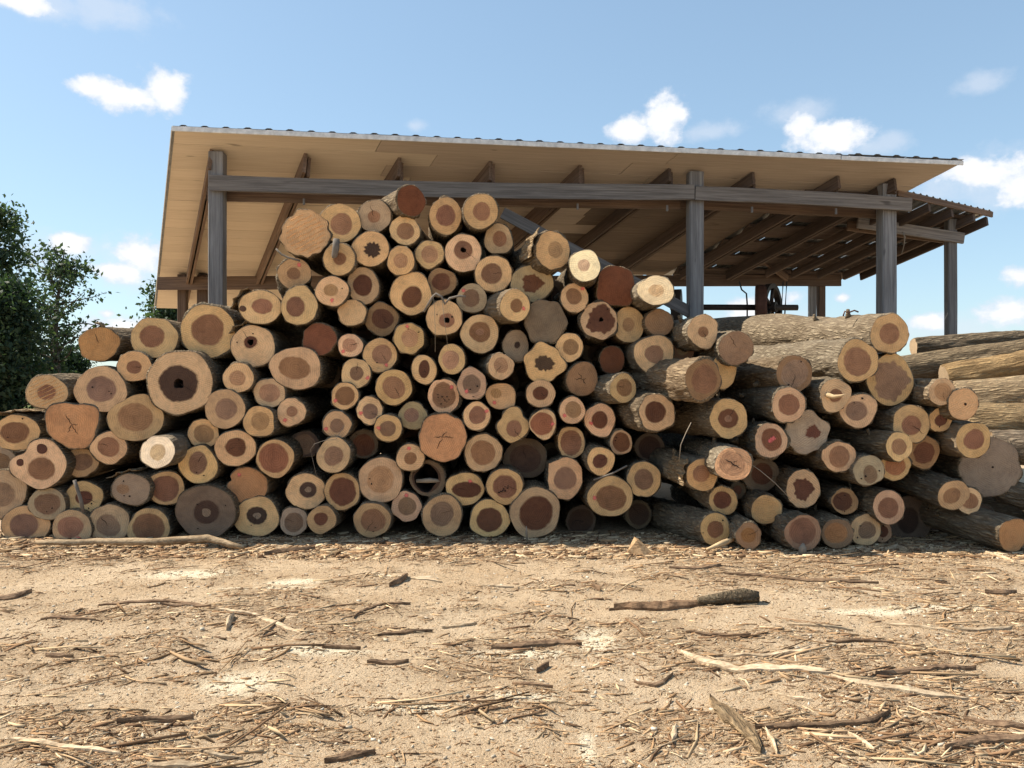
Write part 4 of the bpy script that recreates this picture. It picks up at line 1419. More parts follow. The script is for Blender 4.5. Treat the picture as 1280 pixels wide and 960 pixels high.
    # saw scores as real shallow ridges
    if d.get('stripes') or d.get('saw') or d.get('rag'):
        nst = 15 if d.get('stripes') else 9
        sl = 0.12 if d.get('stripes') else 0.5
        for k in range(nst):
            q = -0.84 + 1.68 * k / (nst - 1)
            hw = math.sqrt(max(0.02, 0.80 - q * q)) * 0.95
            n = 14
            ts = np.linspace(-hw, hw, n)
            wv = 0.012 * np.sin(ts * 9 + k) + 0.02 * (vnoise(ts * 5, np.full(n, k * 2.0), i) - 0.5)
            px = (ts * math.cos(sl) - (q + wv) * math.sin(sl)) * RX * 0.92
            pz = (ts * math.sin(sl) + (q + wv) * math.cos(sl)) * RZ * 0.92
            w = RZ * (0.022 if d.get('stripes') else 0.030) * (0.4 + vnoise(ts * 7, np.full(n, k * 5.0), i + 4))
            A = on_face(px, pz + w, n, 0.0)
            A[:, 1] += 0.002
            Cc = on_face(px, pz, n, 0.007)
            Bv = on_face(px, pz - w, n, 0.0)
            Bv[:, 1] += 0.002
            vv = np.concatenate([A, Cc, Bv])
            ff = [(k2, k2 + 1, n + k2 + 1, n + k2) for k2 in range(n - 1)] + [(n + k2, n + k2 + 1, 2 * n + k2 + 1, 2 * n + k2) for k2 in range(n - 1)]
            mesh_obj('saw_ridge', vv, ff, MATS['sapwood'], cut, color=sap * 1.12)
    # branch stubs and torn bark on the trunks whose sides show
    if right:
        for k in range(int(rng.integers(1, 4))):
            a = rng.uniform(1.2, 3.6)
            y = rng.uniform(0.25, 1.3)
            u = np.array([math.cos(a), 0, math.sin(a)])
            b0 = np.array([RX * math.cos(a), y, RZ * math.sin(a)]) * np.array([.9, 1, .9])
            q = rng.uniform(.012, .026)
            add_tube('branch_stub', [b0, b0 + u * 0.04, b0 + u * rng.uniform(.05, .085) + np.array([0, -.02, .01])], [q * 1.6, q, q * .7], MATS['bark'], root, 7)
    # loose flap of bark standing off the trunk
    if 'flap' in d:
        a0 = math.radians(float(d['flap']))
        n, m = 9, 7
        vv = []
        for s in range(m):
            y = -0.02 + s * 0.07
            for k in range(n):
                a = a0 + (k / (n - 1) - 0.5) * 1.25
                lift = 0.028 * (1 - s / m) + 0.012 * math.sin(k * 2.1 + s + i) + 0.02 * abs(k / (n - 1) - 0.5) * 2
                ed = 0.02 * math.sin(k * 1.7 + i) if s == 0 else 0
                r_ = 1 + lift / rm + 0.03
                vv.append((RX * r_ * math.cos(a), y + ed + face_y(RX * math.cos(a), RZ * math.sin(a)), RZ * r_ * math.sin(a)))
        vv2 = [(x * (1 - 0.008 / rm), y, z * (1 - 0.008 / rm)) for x, y, z in vv]
        nn = n * m
        ff = grid_faces(n, m) + [tuple(nn + q for q in f_[::-1]) for f_ in grid_faces(n, m)]
        for k in range(n - 1):
            ff.append((k, nn + k, nn + k + 1, k + 1))
        for s in range(m - 1):
            ff.append((s * n, (s + 1) * n, nn + (s + 1) * n, nn + s * n))
            q = s * n + n - 1
            ff.append((q, nn + q, nn + q + n, q + n))
        mesh_obj('bark_flap', vv + vv2, ff, MATS['bark'], root, smooth=False, color=(1.35, 1.25, 1.1))
    if d.get('stub'):
        add_tube('branch_stub', [(0.02, 0.05, RZ * .8), (0.015, 0.04, RZ + .03), (-0.03, 0.03, RZ + .045), (-0.05, 0.03, RZ + .04)], [.02, .022, .014, .006], MATS['bark'], root, 7)
        for k in range(4):
            a = 0.3 + 0.35 * k
            add_tube('splinter', [(RX * math.cos(a), 0.03, RZ * math.sin(a)), (RX * 1.1 * math.cos(a) + .01, 0.0, RZ * 1.12 * math.sin(a) + .02)], [.006, .002], MATS['twig'], root, 5)
    if d.get('stubface'):
        add_tube('branch_stub', [(-0.02, -0.03, RZ * 1.15), (-0.025, -0.05, RZ * .6), (-0.04, -0.05, RZ * 0.15), (-0.055, -0.05, RZ * .02)], [.034, .036, .03, .012], MATS['grey_stub'], root, 9)
    if d.get('stubface2'):
        add_tube('branch_stub', [(-0.11, 0.05, 0.02), (-0.05, -0.06, -.015), (0.0, -0.10, -0.005), (.03, -0.13, .01)], [.030, .021, .014, .004], MATS['inner_bark'], root, 8)
    if d.get('hollow'):
        add_tube('splinter', [(-0.12, 0.02, -.03), (0.02, 0.0, -.02), (0.14, 0.02, -.03)], [.02, .028, .015], MATS['twig'], root, 7)
    return root


LG = parse_logs()
for i, d in enumerate(LG):
    make_log(i, d)


def label_logs():
    marks = [d for d in LG if d['label']]
    taken = set()
    for d in marks:
        d['root']['label'] = d['label']
    words = ['right of', 'up and right of', 'above', 'up and left of', 'left of', 'down and left of', 'below', 'down and right of']
    # every spot round a landmark names at most two logs: the nearest and the second there
    opts = []
    for m in marks:
        cells = {}
        for d in LG:
            if d is m:
                continue
            dx, dy = d['cx'] - m['cx'], m['cy'] - d['cy']
            s = math.hypot(dx, dy)
            if s > 150:
                continue
            o = int(round(math.degrees(math.atan2(dy, dx)) / 45)) % 8
            cells.setdefault(o, []).append((s, id(d), d))
        for o, lst in cells.items():
            lst.sort(key=lambda q: q[0])
            for k, (s, _, d) in enumerate(lst[:3]):
                opts.append((s + 200 * k, m, o, k, d))
    opts.sort(key=lambda q: q[0])
    done = set(id(m) for m in marks)
    for s, m, o, k, d in opts:
        if id(d) in done:
            continue
        done.add(id(d))
        size = 'small ' if d['rx'] < 17 else 'big ' if d['rx'] > 25 else ''
        if d['hf'] <= 0:
            look = dict(r='red-brown', b='brown', t='plain tan', o='orange').get(d['sap'], 'plain') + ' log'
        else:
            hn = dict(n='brown', d='dark', m='light brown', g='greyish', k='blackish', r='reddish', f='pale', o='orange')[d['hc']]
            look = f"{hn.replace(' ', '-')}-hearted log"
            if float(d.get('rec', 0)) >= 0.6:  # added dark fillers that block light between the logs
                look = 'added gap-filling log'
        if 'pk' in d:
            look = 'pink-marked ' + look
        nth = ('', 'second ', 'third ')[k]
        pos = ('just ' if k == 0 else nth) + words[o]
        d['root']['label'] = f"{size}{look}, {pos} the {m['ref']}"
    n = 0
    for d in LG:
        d['root']['category'] = 'log'
        d['root']['group'] = 'sawn logs stacked in the pile'
        if 'label' not in d['root'].keys():
            print('NO LABEL', d['cx'], d['cy'])
        elif len(d['root']['label'].split()) > 16:
            print('LONG', d['root']['label'])


label_logs()

# ------------------------------------------------------------------ trunks lying crosswise at the right edge
def side_log(p0, p1, r0, r1, label, tone, seed, matname='bark', jag=0.0):
    p0 = np.asarray(p0, float)
    p1 = np.asarray(p1, float)
    axis = Vector(p1 - p0)
    L = axis.length
    axis.normalize()
    za = Vector((0, 0, 1)) - axis * axis.z
    za.normalize()
    xa = axis.cross(za)
    M = Matrix((xa, axis, za)).transposed().to_4x4()
    M.translation = Vector(p0)
    root = empty('side_trunk')
    root.matrix_world = M
    N, K = 64, 60
    th = np.linspace(0, 2 * math.pi, N, endpoint=False)
    uni = np.stack([np.cos(th), np.sin(th)], -1)
    rng = np.random.default_rng(seed)
    rows = []
    for k in range(K):
        y = L * k / (K - 1)
        r = r0 + (r1 - r0) * k / (K - 1)
        n = vnoise(th / 6.2832 * 18 + 0.8 * math.sin(y * 2), np.full(N, y * 4.0), seed, 18) - 0.5
        n2 = vnoise(th / 6.2832 * 40, np.full(N, y * 12.0), seed + 3, 40) - 0.5
        sw = 1 + 0.10 * (vnoise(np.full(N, y * 1.1), th * 0 + 2, seed + 9) - 0.5)
        rr = r * sw + 0.022 * n + 0.012 * n2
        if k == 0:
            rr = rr - 0.012
        yy = np.full(N, y) + (jag * (vnoise(th / 6.2832 * 12, 0 * th, seed + 5, 12) - 0.5) if k == 0 else 0)
        rows.append(np.stack([uni[:, 0] * rr + 0.02 * math.sin(y * 1.4 + seed), yy, uni[:, 1] * rr + 0.02 * math.sin(y + seed)], -1))
    fs = grid_faces(N, K, True)
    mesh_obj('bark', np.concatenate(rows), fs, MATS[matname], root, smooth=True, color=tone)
    for end, (row, sgn) in enumerate(((rows[0], 1), (rows[-1], -1))):
        ym = float(row[:, 1].mean())
        c = np.array([row[:, 0].mean(), ym, row[:, 2].mean()])
        v = np.concatenate([row, [c]])
        f = [(N, (k + 1) % N, k) if sgn > 0 else (N, k, (k + 1) % N) for k in range(N)]
        mesh_obj('cut_end', v, f, MATS['sapwood'], root, color=(0.45, 0.33, 0.21))
    tag(root, label, 'log', 'trunks lying crosswise at the right edge')
    return root


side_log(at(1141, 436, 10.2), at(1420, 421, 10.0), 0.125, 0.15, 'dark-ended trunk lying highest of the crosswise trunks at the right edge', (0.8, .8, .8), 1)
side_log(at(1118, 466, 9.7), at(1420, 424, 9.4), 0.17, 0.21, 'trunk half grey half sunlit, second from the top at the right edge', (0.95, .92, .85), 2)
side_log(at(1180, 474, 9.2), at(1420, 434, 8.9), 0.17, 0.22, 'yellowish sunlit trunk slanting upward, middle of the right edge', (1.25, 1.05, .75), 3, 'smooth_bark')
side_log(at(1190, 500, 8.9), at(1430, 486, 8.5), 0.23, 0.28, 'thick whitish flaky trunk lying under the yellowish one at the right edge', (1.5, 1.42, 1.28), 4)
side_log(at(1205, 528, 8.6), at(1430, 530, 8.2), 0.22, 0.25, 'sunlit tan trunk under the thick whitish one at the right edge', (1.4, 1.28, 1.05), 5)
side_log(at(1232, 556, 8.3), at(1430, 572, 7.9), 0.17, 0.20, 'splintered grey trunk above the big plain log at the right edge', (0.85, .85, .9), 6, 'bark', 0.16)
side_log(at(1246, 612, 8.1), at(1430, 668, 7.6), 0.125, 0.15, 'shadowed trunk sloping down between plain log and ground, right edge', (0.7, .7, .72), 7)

side_log(at(1196, 634, 9.0), at(1430, 650, 8.7), 0.19, 0.21, 'added filler trunk lying on the ground behind the sloping log, right edge', (0.7, .7, .7), 17)  # added trunk that keeps bright ground from showing through the gap


# ------------------------------------------------------------------ trees
def mat_leaf(name, c1, c2):
    t, b = material(name)
    at_c = t.node('ShaderNodeAttribute', attribute_name='tone')
    c = t.mix(at_c.outputs['Fac'], c1, c2)
    t.link(c, b.inputs['Base Color'])
    b.inputs['Roughness'].default_value = 0.6
    tr = t.node('ShaderNodeBsdfTranslucent')
    t.link(t.mix(1.0, c, (1.3, 1.5, 0.7), 'MULTIPLY'), tr.inputs['Color'])
    mx = t.node('ShaderNodeMixShader')
    mx.inputs[0].default_value = 0.36
    t.link(b.outputs[0], mx.inputs[1])
    t.link(tr.outputs[0], mx.inputs[2])
    out = [n for n in t.n if n.type == 'OUTPUT_MATERIAL'][0]
    t.link(mx.outputs[0], out.inputs[0])
    return MATS[name]


mat_leaf('leaf_dark', (0.016, 0.034, 0.020), (0.046, 0.070, 0.036))
mat_leaf('leaf_mid', (0.030, 0.052, 0.030), (0.085, 0.115, 0.060))
plain('tree_bark', (0.09, 0.075, 0.06), 0.95)


def leaf_mesh(name, centers, size, mat, parent, rng):
    n = len(centers)
    d = rng.normal(size=(n, 3))
    d /= np.linalg.norm(d, axis=1)[:, None]
    e = rng.normal(size=(n, 3))
    e -= d * (d * e).sum(1)[:, None]
    e /= np.linalg.norm(e, axis=1)[:, None]
    s = size * rng.uniform(0.6, 1.35, n)[:, None]
    w = s * rng.uniform(0.4, 0.62, n)[:, None]
    up = np.cross(d, e) * s * 0.12
    v = np.stack([centers - d * s, centers - e * w + up, centers + d * s, centers + e * w + up], 1).reshape(-1, 3)
    me = bpy.data.meshes.new(name)
    me.vertices.add(4 * n)
    me.vertices.foreach_set('co', v.ravel())
    idx = np.arange(4 * n).reshape(n, 4)
    tri = np.concatenate([idx[:, [0, 1, 2]], idx[:, [0, 2, 3]]], 0)
    me.loops.add(tri.size)
    me.loops.foreach_set('vertex_index', tri.ravel())
    me.polygons.add(len(tri))
    me.polygons.foreach_set('loop_start', np.arange(0, tri.size, 3))
    me.update(calc_edges=True)
    a = me.attributes.new('tone', 'FLOAT', 'POINT')
    a.data.foreach_set('value', np.repeat(rng.random(n), 4).astype(np.float32))
    me.materials.append(mat)
    o = bpy.data.objects.new(name, me)
    COL.objects.link(o)
    o.parent = parent
    return o


def make_tree(base, height, spread, label, mat, seed, nleaf=9000, leaf=0.085, low=0.25, clump=0.30, twigs=60, name='leafy_tree', lean=(0, 0), gap=3.0):
    rng = np.random.default_rng(seed)
    root = empty(name, tuple(base))
    tr = []
    K = 9
    for k in range(K):
        f = k / (K - 1)
        tr.append((lean[0] * f + 0.12 * math.sin(f * 5 + seed), lean[1] * f + 0.12 * math.sin(f * 4 + 2 * seed), f * height * 0.9))
    r0 = 0.022 * height
    add_tube('trunk', tr, [r0 * (1 - 0.9 * k / (K - 1)) for k in range(K)], MATS['tree_bark'], root, 9)
    tips = []
    for b in range(twigs):
        f = low + (0.95 - low) * (b + rng.random()) / twigs
        q = f * (K - 1)
        k = min(int(q), K - 2)
        p = np.array(tr[k]) + (np.array(tr[k + 1]) - np.array(tr[k])) * (q - k)
        an = b * 2.4 + rng.normal() * 0.4
        ln = spread * (math.sin(math.pi * min(1, (f - low) / (1.02 - low)) ** 0.75) ** 0.7 * 0.9 + 0.15) * rng.uniform(0.65, 1.15)
        dirv = np.array([math.cos(an), math.sin(an), rng.uniform(0.05, 0.75)])
        pts = [p]
        for s in range(4):
            dirv = dirv + rng.normal(size=3) * 0.22 + np.array([0, 0, 0.05])
            dirv = dirv / np.linalg.norm(dirv)
            pts.append(pts[-1] + dirv * ln / 4)
        rb = r0 * 0.32 * (1.05 - f)
        o = add_tube('limb', pts, [rb + 0.012, rb * .8 + 0.010, rb * .55 + 0.008, rb * .3 + 0.006, 0.004], MATS['tree_bark'], root, 5)
        for s in (1, 2, 3, 4):
            tips.append(pts[s])
            for _ in range(2):
                tips.append(pts[s] + rng.normal(size=3) * spread * 0.13)
    tips = np.array(tips)
    wt = rng.random(len(tips)) ** gap + 0.004
    pick = rng.choice(len(tips), nleaf, p=wt / wt.sum())
    cen = tips[pick] + rng.normal(size=(nleaf, 3)) * clump * np.array([1, 1, 0.7])
    leaf_mesh('crown', cen, leaf, mat, root, rng)
    tag(root, label, 'tree', 'trees at the edge of the yard')
    return root


def tree_at(px, Y):
    return ((px - 640) / F * Y, Y, 0)


make_tree(tree_at(-12, 26), 8.3, 1.5, 'tall dark tree cut off by the left edge of the view', MATS['leaf_mid'], 3, 10000, 0.085, 0.12, 0.20, 70, gap=4.5)
make_tree(tree_at(76, 24), 6.3, 1.35, 'airy tree with open leaf clusters against cloud, second from the left edge', MATS['leaf_mid'], 8, 3000, 0.075, 0.28, 0.13, 55, gap=2.5)
make_tree(tree_at(0, 20), 4.5, 0.95, 'dense dark bushy tree in front at the left edge', MATS['leaf_dark'], 5, 20000, 0.07, 0.02, 0.24, 90, 'bushy_tree', gap=1.2)
make_tree(tree_at(80, 27), 2.9, 1.0, 'low dark bush behind the orange stub log at left', MATS['leaf_dark'], 15, 9000, 0.075, 0.02, 0.26, 60, 'low_bush', gap=1.2)
make_tree(tree_at(-75, 22), 6.0, 1.8, 'broad dark tree mostly beyond the left edge', MATS['leaf_dark'], 25, 14000, 0.095, 0.02, 0.32, 80, 'bushy_tree', gap=1.5)
make_tree(tree_at(214, 30), 5.7, 1.2, 'green tree peeking out under the left end of the shed roof', MATS['leaf_mid'], 12, 8000, 0.09, 0.12, 0.26, 70, gap=1.5)
make_tree(tree_at(255, 34), 4.7, 2.0, 'low green tree seen between the shed posts and the big log', MATS['leaf_mid'], 14, 8000, 0.10, 0.05, 0.32, 60, gap=1.5)


# ------------------------------------------------------------------ bark, sticks and chips on the ground
def ribbon(name, pts, width, thick, mat, seed, label=None, cat='bark', curl=0.35, color=(1, 1, 1), group=None, lift=0.0, taper=0.35, nsub=5):
    """a warped slab of bark along points (x, y) on the ground, convex side up"""
    width, thick, curl = width * 0.72, thick * 0.45, curl * 0.5
    pts = np.asarray(pts, float)
    dist = np.r_[0, np.cumsum(np.linalg.norm(np.diff(pts, axis=0), axis=1))]
    K = max(10, int(dist[-1] / 0.03))
    s = np.linspace(0, dist[-1], K)
    x = np.interp(s, dist, pts[:, 0])
    y = np.interp(s, dist, pts[:, 1])
    z0 = np.interp(s, dist, pts[:, 2]) if pts.shape[1] > 2 else np.zeros(K)
    x = x + 0.03 * (vnoise(s * 4, s * 0, seed) - 0.5)
    y = y + 0.03 * (vnoise(s * 4, s * 0, seed + 3) - 0.5)
    tx, ty = np.gradient(x), np.gradient(y)
    l = np.hypot(tx, ty)
    nx, ny = -ty / l, tx / l
    g = ground_h(x, y)
    M = nsub
    c0 = np.array([x.mean(), y.mean(), float(g.mean())])
    top, bot = [], []
    for k in range(K):
        f = k / (K - 1)
        w = width * (1 - taper * abs(2 * f - 1) ** 2.2) * (0.75 + 0.5 * vnoise(np.array([s[k] * 9]), np.array([0.5]), seed + 5)[0])
        e = min(s[k], dist[-1] - s[k])
        w *= 0.08 + 0.92 * min(1.0, e / (0.10 + 0.5 * width)) ** 0.7
        w *= 0.7 + 0.6 * vnoise(np.array([s[k] * 26]), np.array([1.5]), seed + 11)[0]
        for j in range(M):
            q = j / (M - 1) * 2 - 1
            h = curl * width * (1 - q * q) * (0.7 + 0.6 * vnoise(np.array([s[k] * 6]), np.array([3.0]), seed)[0])
            h += thick * 0.9 * (vnoise(np.array([s[k] * 22]), np.array([j * 2.3]), seed + 8)[0] - 0.3)
            px, py = x[k] + nx[k] * q * w / 2, y[k] + ny[k] * q * w / 2
            top.append((px, py, g[k] + lift + z0[k] + h + thick + 0.006))
            bot.append((px, py, g[k] + lift + z0[k] + h * 0.85 - 0.004))
    vs = np.array(top + bot) - c0
    n = K * M
    fs = grid_faces(M, K) + [tuple(n + q for q in f[::-1]) for f in grid_faces(M, K)]
    for k in range(K - 1):
        a, b = k * M, (k + 1) * M
        fs.append((a, b, n + b, n + a))
        a, b = a + M - 1, b + M - 1
        fs.append((a, n + a, n + b, b))
    for j in range(M - 1):
        fs.append((j, n + j, n + j + 1, j + 1))
        e = (K - 1) * M
        fs.append((e + j, e + j + 1, n + e + j + 1, n + e + j))
    o = mesh_obj(name, vs, fs, mat, None, smooth=False, color=color)
    o.location = tuple(c0)
    if label:
        tag(o, label, cat, group)
    return o


def gp(*pix):
    return [ground_at(a, b) for a, b in pix]


def mat_strip(name, c1, c2):
    t, b = material(name)
    oi = t.node('ShaderNodeObjectInfo')
    tc = t.node('ShaderNodeTexCoord')
    p = tc.outputs['Object']
    n1 = t.noise(t.mapping(p, (22, 60, 60)), 1.0, 4, 0.65)
    n2 = t.noise(p, 9, 4, 0.6)
    c = t.mix(t.step(t.math('ADD', t.math('MULTIPLY', n1, 0.6), t.math('MULTIPLY', n2, 0.4)), 0.32, 0.66), c1, c2)
    c = t.mix(1.0, c, oi.outputs['Color'], 'MULTIPLY')
    t.link(c, b.inputs['Base Color'])
    t.link(t.bump(n1, 0.8, 0.01), b.inputs['Normal'])
    b.inputs['Specular IOR Level'].default_value = 0.12
    return MATS[name]


DARKB = mat_strip('old_bark', (0.075, 0.045, 0.028), (0.27, 0.175, 0.105))
PALEB = mat_strip('pale_strip', (0.24, 0.165, 0.10), (0.58, 0.45, 0.30))

# the long pole at the foot of the pile
g1 = [ground_at(44, 684), ground_at(120, 683), ground_at(190, 684), ground_at(260, 683), ground_at(305, 687)]
g1 = [tuple(np.array(g1[k]) * (1 - f) + np.array(g1[k + 1]) * f) for k in range(4) for f in (0, .33, .66)] + [g1[-1]]
HH = np.interp(np.linspace(0, 4, 13), range(5), (0.05, 0.055, 0.06, 0.085, 0.03))
pol = [(a, b, float(ground_h(a, b)) + h) for (a, b), h in zip(g1, HH)]
o = add_tube('fallen_branch', pol, list(np.interp(np.linspace(0, 4, 13), range(5), (0.020, 0.030, 0.036, 0.036, 0.018))), PALEB, None, 10)
o.color = (0.75, 0.72, 0.68, 1)
for v in o.data.vertices:
    v.co += 0.014 * (Vector(RNG.random(3)) - Vector((.5, .5, .5)))
tag(o, 'long bare grey branch lying along the foot of the pile at left', 'branch')

PIECES = [
    ([(328, 693), (350, 689), (372, 687), (394, 685)], .11, .018, DARKB, 'rolled brown bark chunk at the foot of the pile, right of the long branch', .5),
    ([(-20, 752), (10, 748), (38, 743)], .10, .015, DARKB, 'dark bark slab cut off by the left edge of the view', .4),
    ([(40, 688), (72, 694), (76, 700)], .05, .012, DARKB, 'forked brown bark twist below the left end of the long branch', .4),
    ([(120, 757), (170, 755), (215, 754), (260, 760)], .05, .01, DARKB, 'long thin dark bark strip between left edge and sawdust patch', .25),
    ([(200, 760), (235, 759), (262, 761)], .06, .012, DARKB, 'short dark bark strip at the right end of the long thin one', .3),
    ([(50, 778), (90, 777), (120, 779)], .045, .01, DARKB, 'thin brown strip lying on pale dirt at left', .25),
    ([(268, 767), (320, 772), (350, 786), (375, 796)], .05, .01, PALEB, 'pale curved bark strip below the sawdust patches', .3),
    ([(15, 922), (60, 928), (105, 936), (152, 943)], .035, .012, PALEB, 'long pale curved strip in the lower left corner', .3),
    ([(235, 934), (270, 944), (305, 945)], .03, .01, PALEB, 'thin pale strip near the bottom edge, left of the clod', .3),
    ([(180, 953), (215, 955), (250, 958)], .06, .012, PALEB, 'pale slab at the very bottom edge on the left', .3),
    ([(408, 949), (425, 946), (440, 942), (471, 937)], .055, .02, DARKB, 'dark split bark billet near the bottom edge, left of the middle', .35),
    ([(484, 735), (497, 729), (508, 724)], .06, .03, DARKB, 'jagged brown bark lump standing up beyond the middle of the yard', .7),
    ([(488, 721), (520, 725), (553, 727)], .05, .008, PALEB, 'thin pale board-like strip beside the jagged lump', .2),
    ([(440, 775), (458, 765), (480, 760), (515, 756)], .04, .01, DARKB, 'crooked twig-like bark strip left of the middle', .3),
    ([(470, 792), (500, 790), (540, 786)], .04, .01, DARKB, 'straight dark bark strip below the crooked one', .3),
    ([(552, 781), (575, 778), (595, 775)], .05, .012, PALEB, 'short tan bark strip in the middle of the yard', .3),
    ([(400, 808), (425, 806), (450, 806)], .06, .014, DARKB, 'reddish bark piece left of the middle of the yard', .35),
    ([(460, 828), (490, 827), (512, 825)], .06, .014, DARKB, 'curved bark piece below the reddish bark piece', .35),
    ([(612, 806), (650, 804), (700, 800), (728, 804)], .085, .016, DARKB, 'dark layered bark slab right in the middle of the yard', .35),
    ([(674, 830), (682, 826), (689, 823)], .05, .025, DARKB, 'small dark upright bark chip below the layered slab', .6),
    ([(638, 845), (665, 850), (690, 853)], .04, .01, DARKB, 'thin brown strip below the small dark chip', .3),
    ([(742, 735), (748, 739), (752, 741)], .06, .025, DARKB, 'small dark curled bark chip right of the middle', .7),
    ([(762, 764), (790, 761), (815, 758)], .06, .014, DARKB, 'flat brown bark sliver left of the broken limb', .3),
    ([(600, 731), (620, 733), (640, 733)], .045, .01, PALEB, 'pale flat splinter far back in the middle of the yard', .2),
    ([(835, 712), (865, 712), (900, 708)], .07, .016, DARKB, 'dark bark slab in front of the left bottom log of the right pile', .4),
    ([(905, 718), (950, 720), (985, 725), (1025, 727), (1098, 730)], .08, .014, DARKB, 'very long thin dark bark strip before the right pile', .3),
    ([(1228, 742), (1250, 743), (1272, 741)], .09, .018, DARKB, 'short dark bark slab near the right edge', .4),
    ([(845, 818), (880, 828), (930, 838), (985, 840), (1048, 845)], .10, .012, PALEB, 'broad pale bark strip bending across the right of the yard', .2),
    ([(1035, 847), (1075, 858), (1130, 866), (1208, 874)], .085, .012, PALEB, 'pale bark strip continuing rightwards from the broad one', .2),
    ([(905, 822), (950, 826), (995, 822), (1010, 818)], .04, .012, PALEB, 'slender bowed strip behind the broad pale one', .35),
    ([(940, 908), (985, 909), (1040, 908), (1085, 902), (1112, 893)], .045, .02, DARKB, 'curved brown stick-like bark in the lower right', .4),
    ([(1095, 847), (1140, 841), (1180, 836), (1222, 834)], .06, .014, DARKB, 'dark bark strip pointing to the right edge', .35),
    ([(1195, 787), (1230, 789), (1268, 787)], .05, .012, PALEB, 'grey bark strip lying flat near the right edge', .3),
    ([(985, 783), (1030, 788), (1065, 789)], .035, .01, PALEB, 'thin straight pale splinter right of the broken limb', .25),
    ([(1205, 900), (1240, 905), (1290, 907)], .07, .016, DARKB, 'brown bark slab reaching past the right edge, lower right', .35),
    ([(1180, 940), (1230, 930), (1285, 926)], .08, .018, DARKB, 'grooved bark slab in the lower right corner', .4),
    ([(960, 910), (968, 922), (974, 936)], .035, .014, PALEB, 'short pale stick before the curved brown one', .35),
    ([(838, 928), (843, 915), (848, 905)], .04, .014, PALEB, 'short upright-looking pale chip at the lower right of the middle', .4),
    ([(1060, 918), (1080, 930), (1092, 940)], .04, .012, PALEB, 'pale splinter slanting in the lower right', .3),
    ([(965, 862), (990, 868), (1015, 873)], .03, .012, PALEB, 'cream splinter under the broad pale strip', .3),
    ([(790, 845), (815, 852), (842, 842)], .04, .012, DARKB, 'bent brown strip left of the rugged slab', .35),
    ([(1105, 688), (1120, 684), (1135, 689)], .08, .02, PALEB, 'pale curled bark at the foot of the right pile', .6),
    ([(1230, 690), (1250, 696), (1268, 703)], .05, .016, PALEB, 'pale splintered stick before the sloping log at right', .4),
    ([(1060, 688), (1080, 685), (1094, 690)], .05, .014, PALEB, 'pale chips heap piece before the right pile', .5),
    ([(60, 818), (75, 820), (92, 822)], .05, .014, DARKB, 'small dark chip on pale dirt at left', .4),
    ([(282, 789), (287, 780), (293, 775)], .06, .02, PALEB, 'grey upright bark chip right of the dark strips', .8),
    ([(1030, 808), (1075, 806), (1120, 808)], .035, .01, DARKB, 'thin dark strip behind the bowed strip at right', .3),
    ([(860, 795), (900, 797), (940, 800)], .04, .01, DARKB, 'thin brown strip in front of the broken limb', .3),
    ([(1110, 780), (1150, 784), (1190, 790)], .05, .01, PALEB, 'faint tan strip right of the middle distance', .25),
    ([(145, 905), (190, 899), (240, 897)], .05, .02, DARKB, 'lumpy dark bark crumbs line at lower left', .4),
]
for k, (pp, w, th_, mt, lab, cu) in enumerate(PIECES):
    tn = 0.8 + 0.4 * RNG.random()
    ribbon('bark_piece', gp(*pp), w, th_, mt, 40 + k, lab, 'bark', cu, (tn, tn, tn), 'bark pieces lying on the yard')

# rugged slab pointing at the viewer
ribbon('bark_piece', gp((888, 866), (905, 885), (925, 908), (950, 935)), .12, .028, MATS['bark'], 130,
       'rugged grey bark slab lying end-on towards the viewer, lower right', 'bark', .12, (1.15, 1.05, .9), 'bark pieces lying on the yard', nsub=9)
# broken limb with a thick barked end
a = gp((765, 763), (800, 762), (850, 759), (885, 757))
ribbon('broken_limb', a, .15, .03, DARKB, 131, 'dark broken limb with a thick barked right end, right of the middle', 'branch', .45, (1, .95, .9), taper=.6)
lb = bpy.data.objects['broken_limb']
q = gp((872, 758), (905, 757), (930, 756), (949, 757))
vs, fs = tube([(x - lb.location.x, y - lb.location.y, float(ground_h(x, y)) - lb.location.z + 0.042) for x, y in q], [.022, .046, .052, .036], 14)
vs = [np.array(v) + 0.012 * (RNG.random(3) - 0.5) for v in vs]
mesh_obj('limb_end', vs, fs, MATS['bark'], lb, smooth=True, color=(.7, .7, .68))


def standing(name, pts, rad, mat, label, cat='stick', n=7):
    o = add_tube(name, pts, rad, mat, None, n)
    tag(o, label, cat)
    return o


def gz(px, py, h):
    x, y = ground_at(px, py)
    return (x, y, float(ground_h(x, y)) + h)


standing('leaning_stick', [gz(884, 690, .03), gz(905, 686, .07), gz(926, 681, .10)], [.012, .03, .012], MATS['inner_bark'], 'pale split stick leaning against the left bottom log of the right pile')
standing('splinter_stump', [gz(1003, 692, 0), gz(1003, 692, .06), gz(1004, 692, .10)], [.04, .034, .01], MATS['twig'], 'short pale splinter standing before the forward bottom log')
standing('upright_splinter', [gz(659, 676, 0), gz(658, 676, .1), gz(658, 676, .155)], [.012, .012, .003], MATS['twig'], 'white upright splinter before the biggest bottom log')
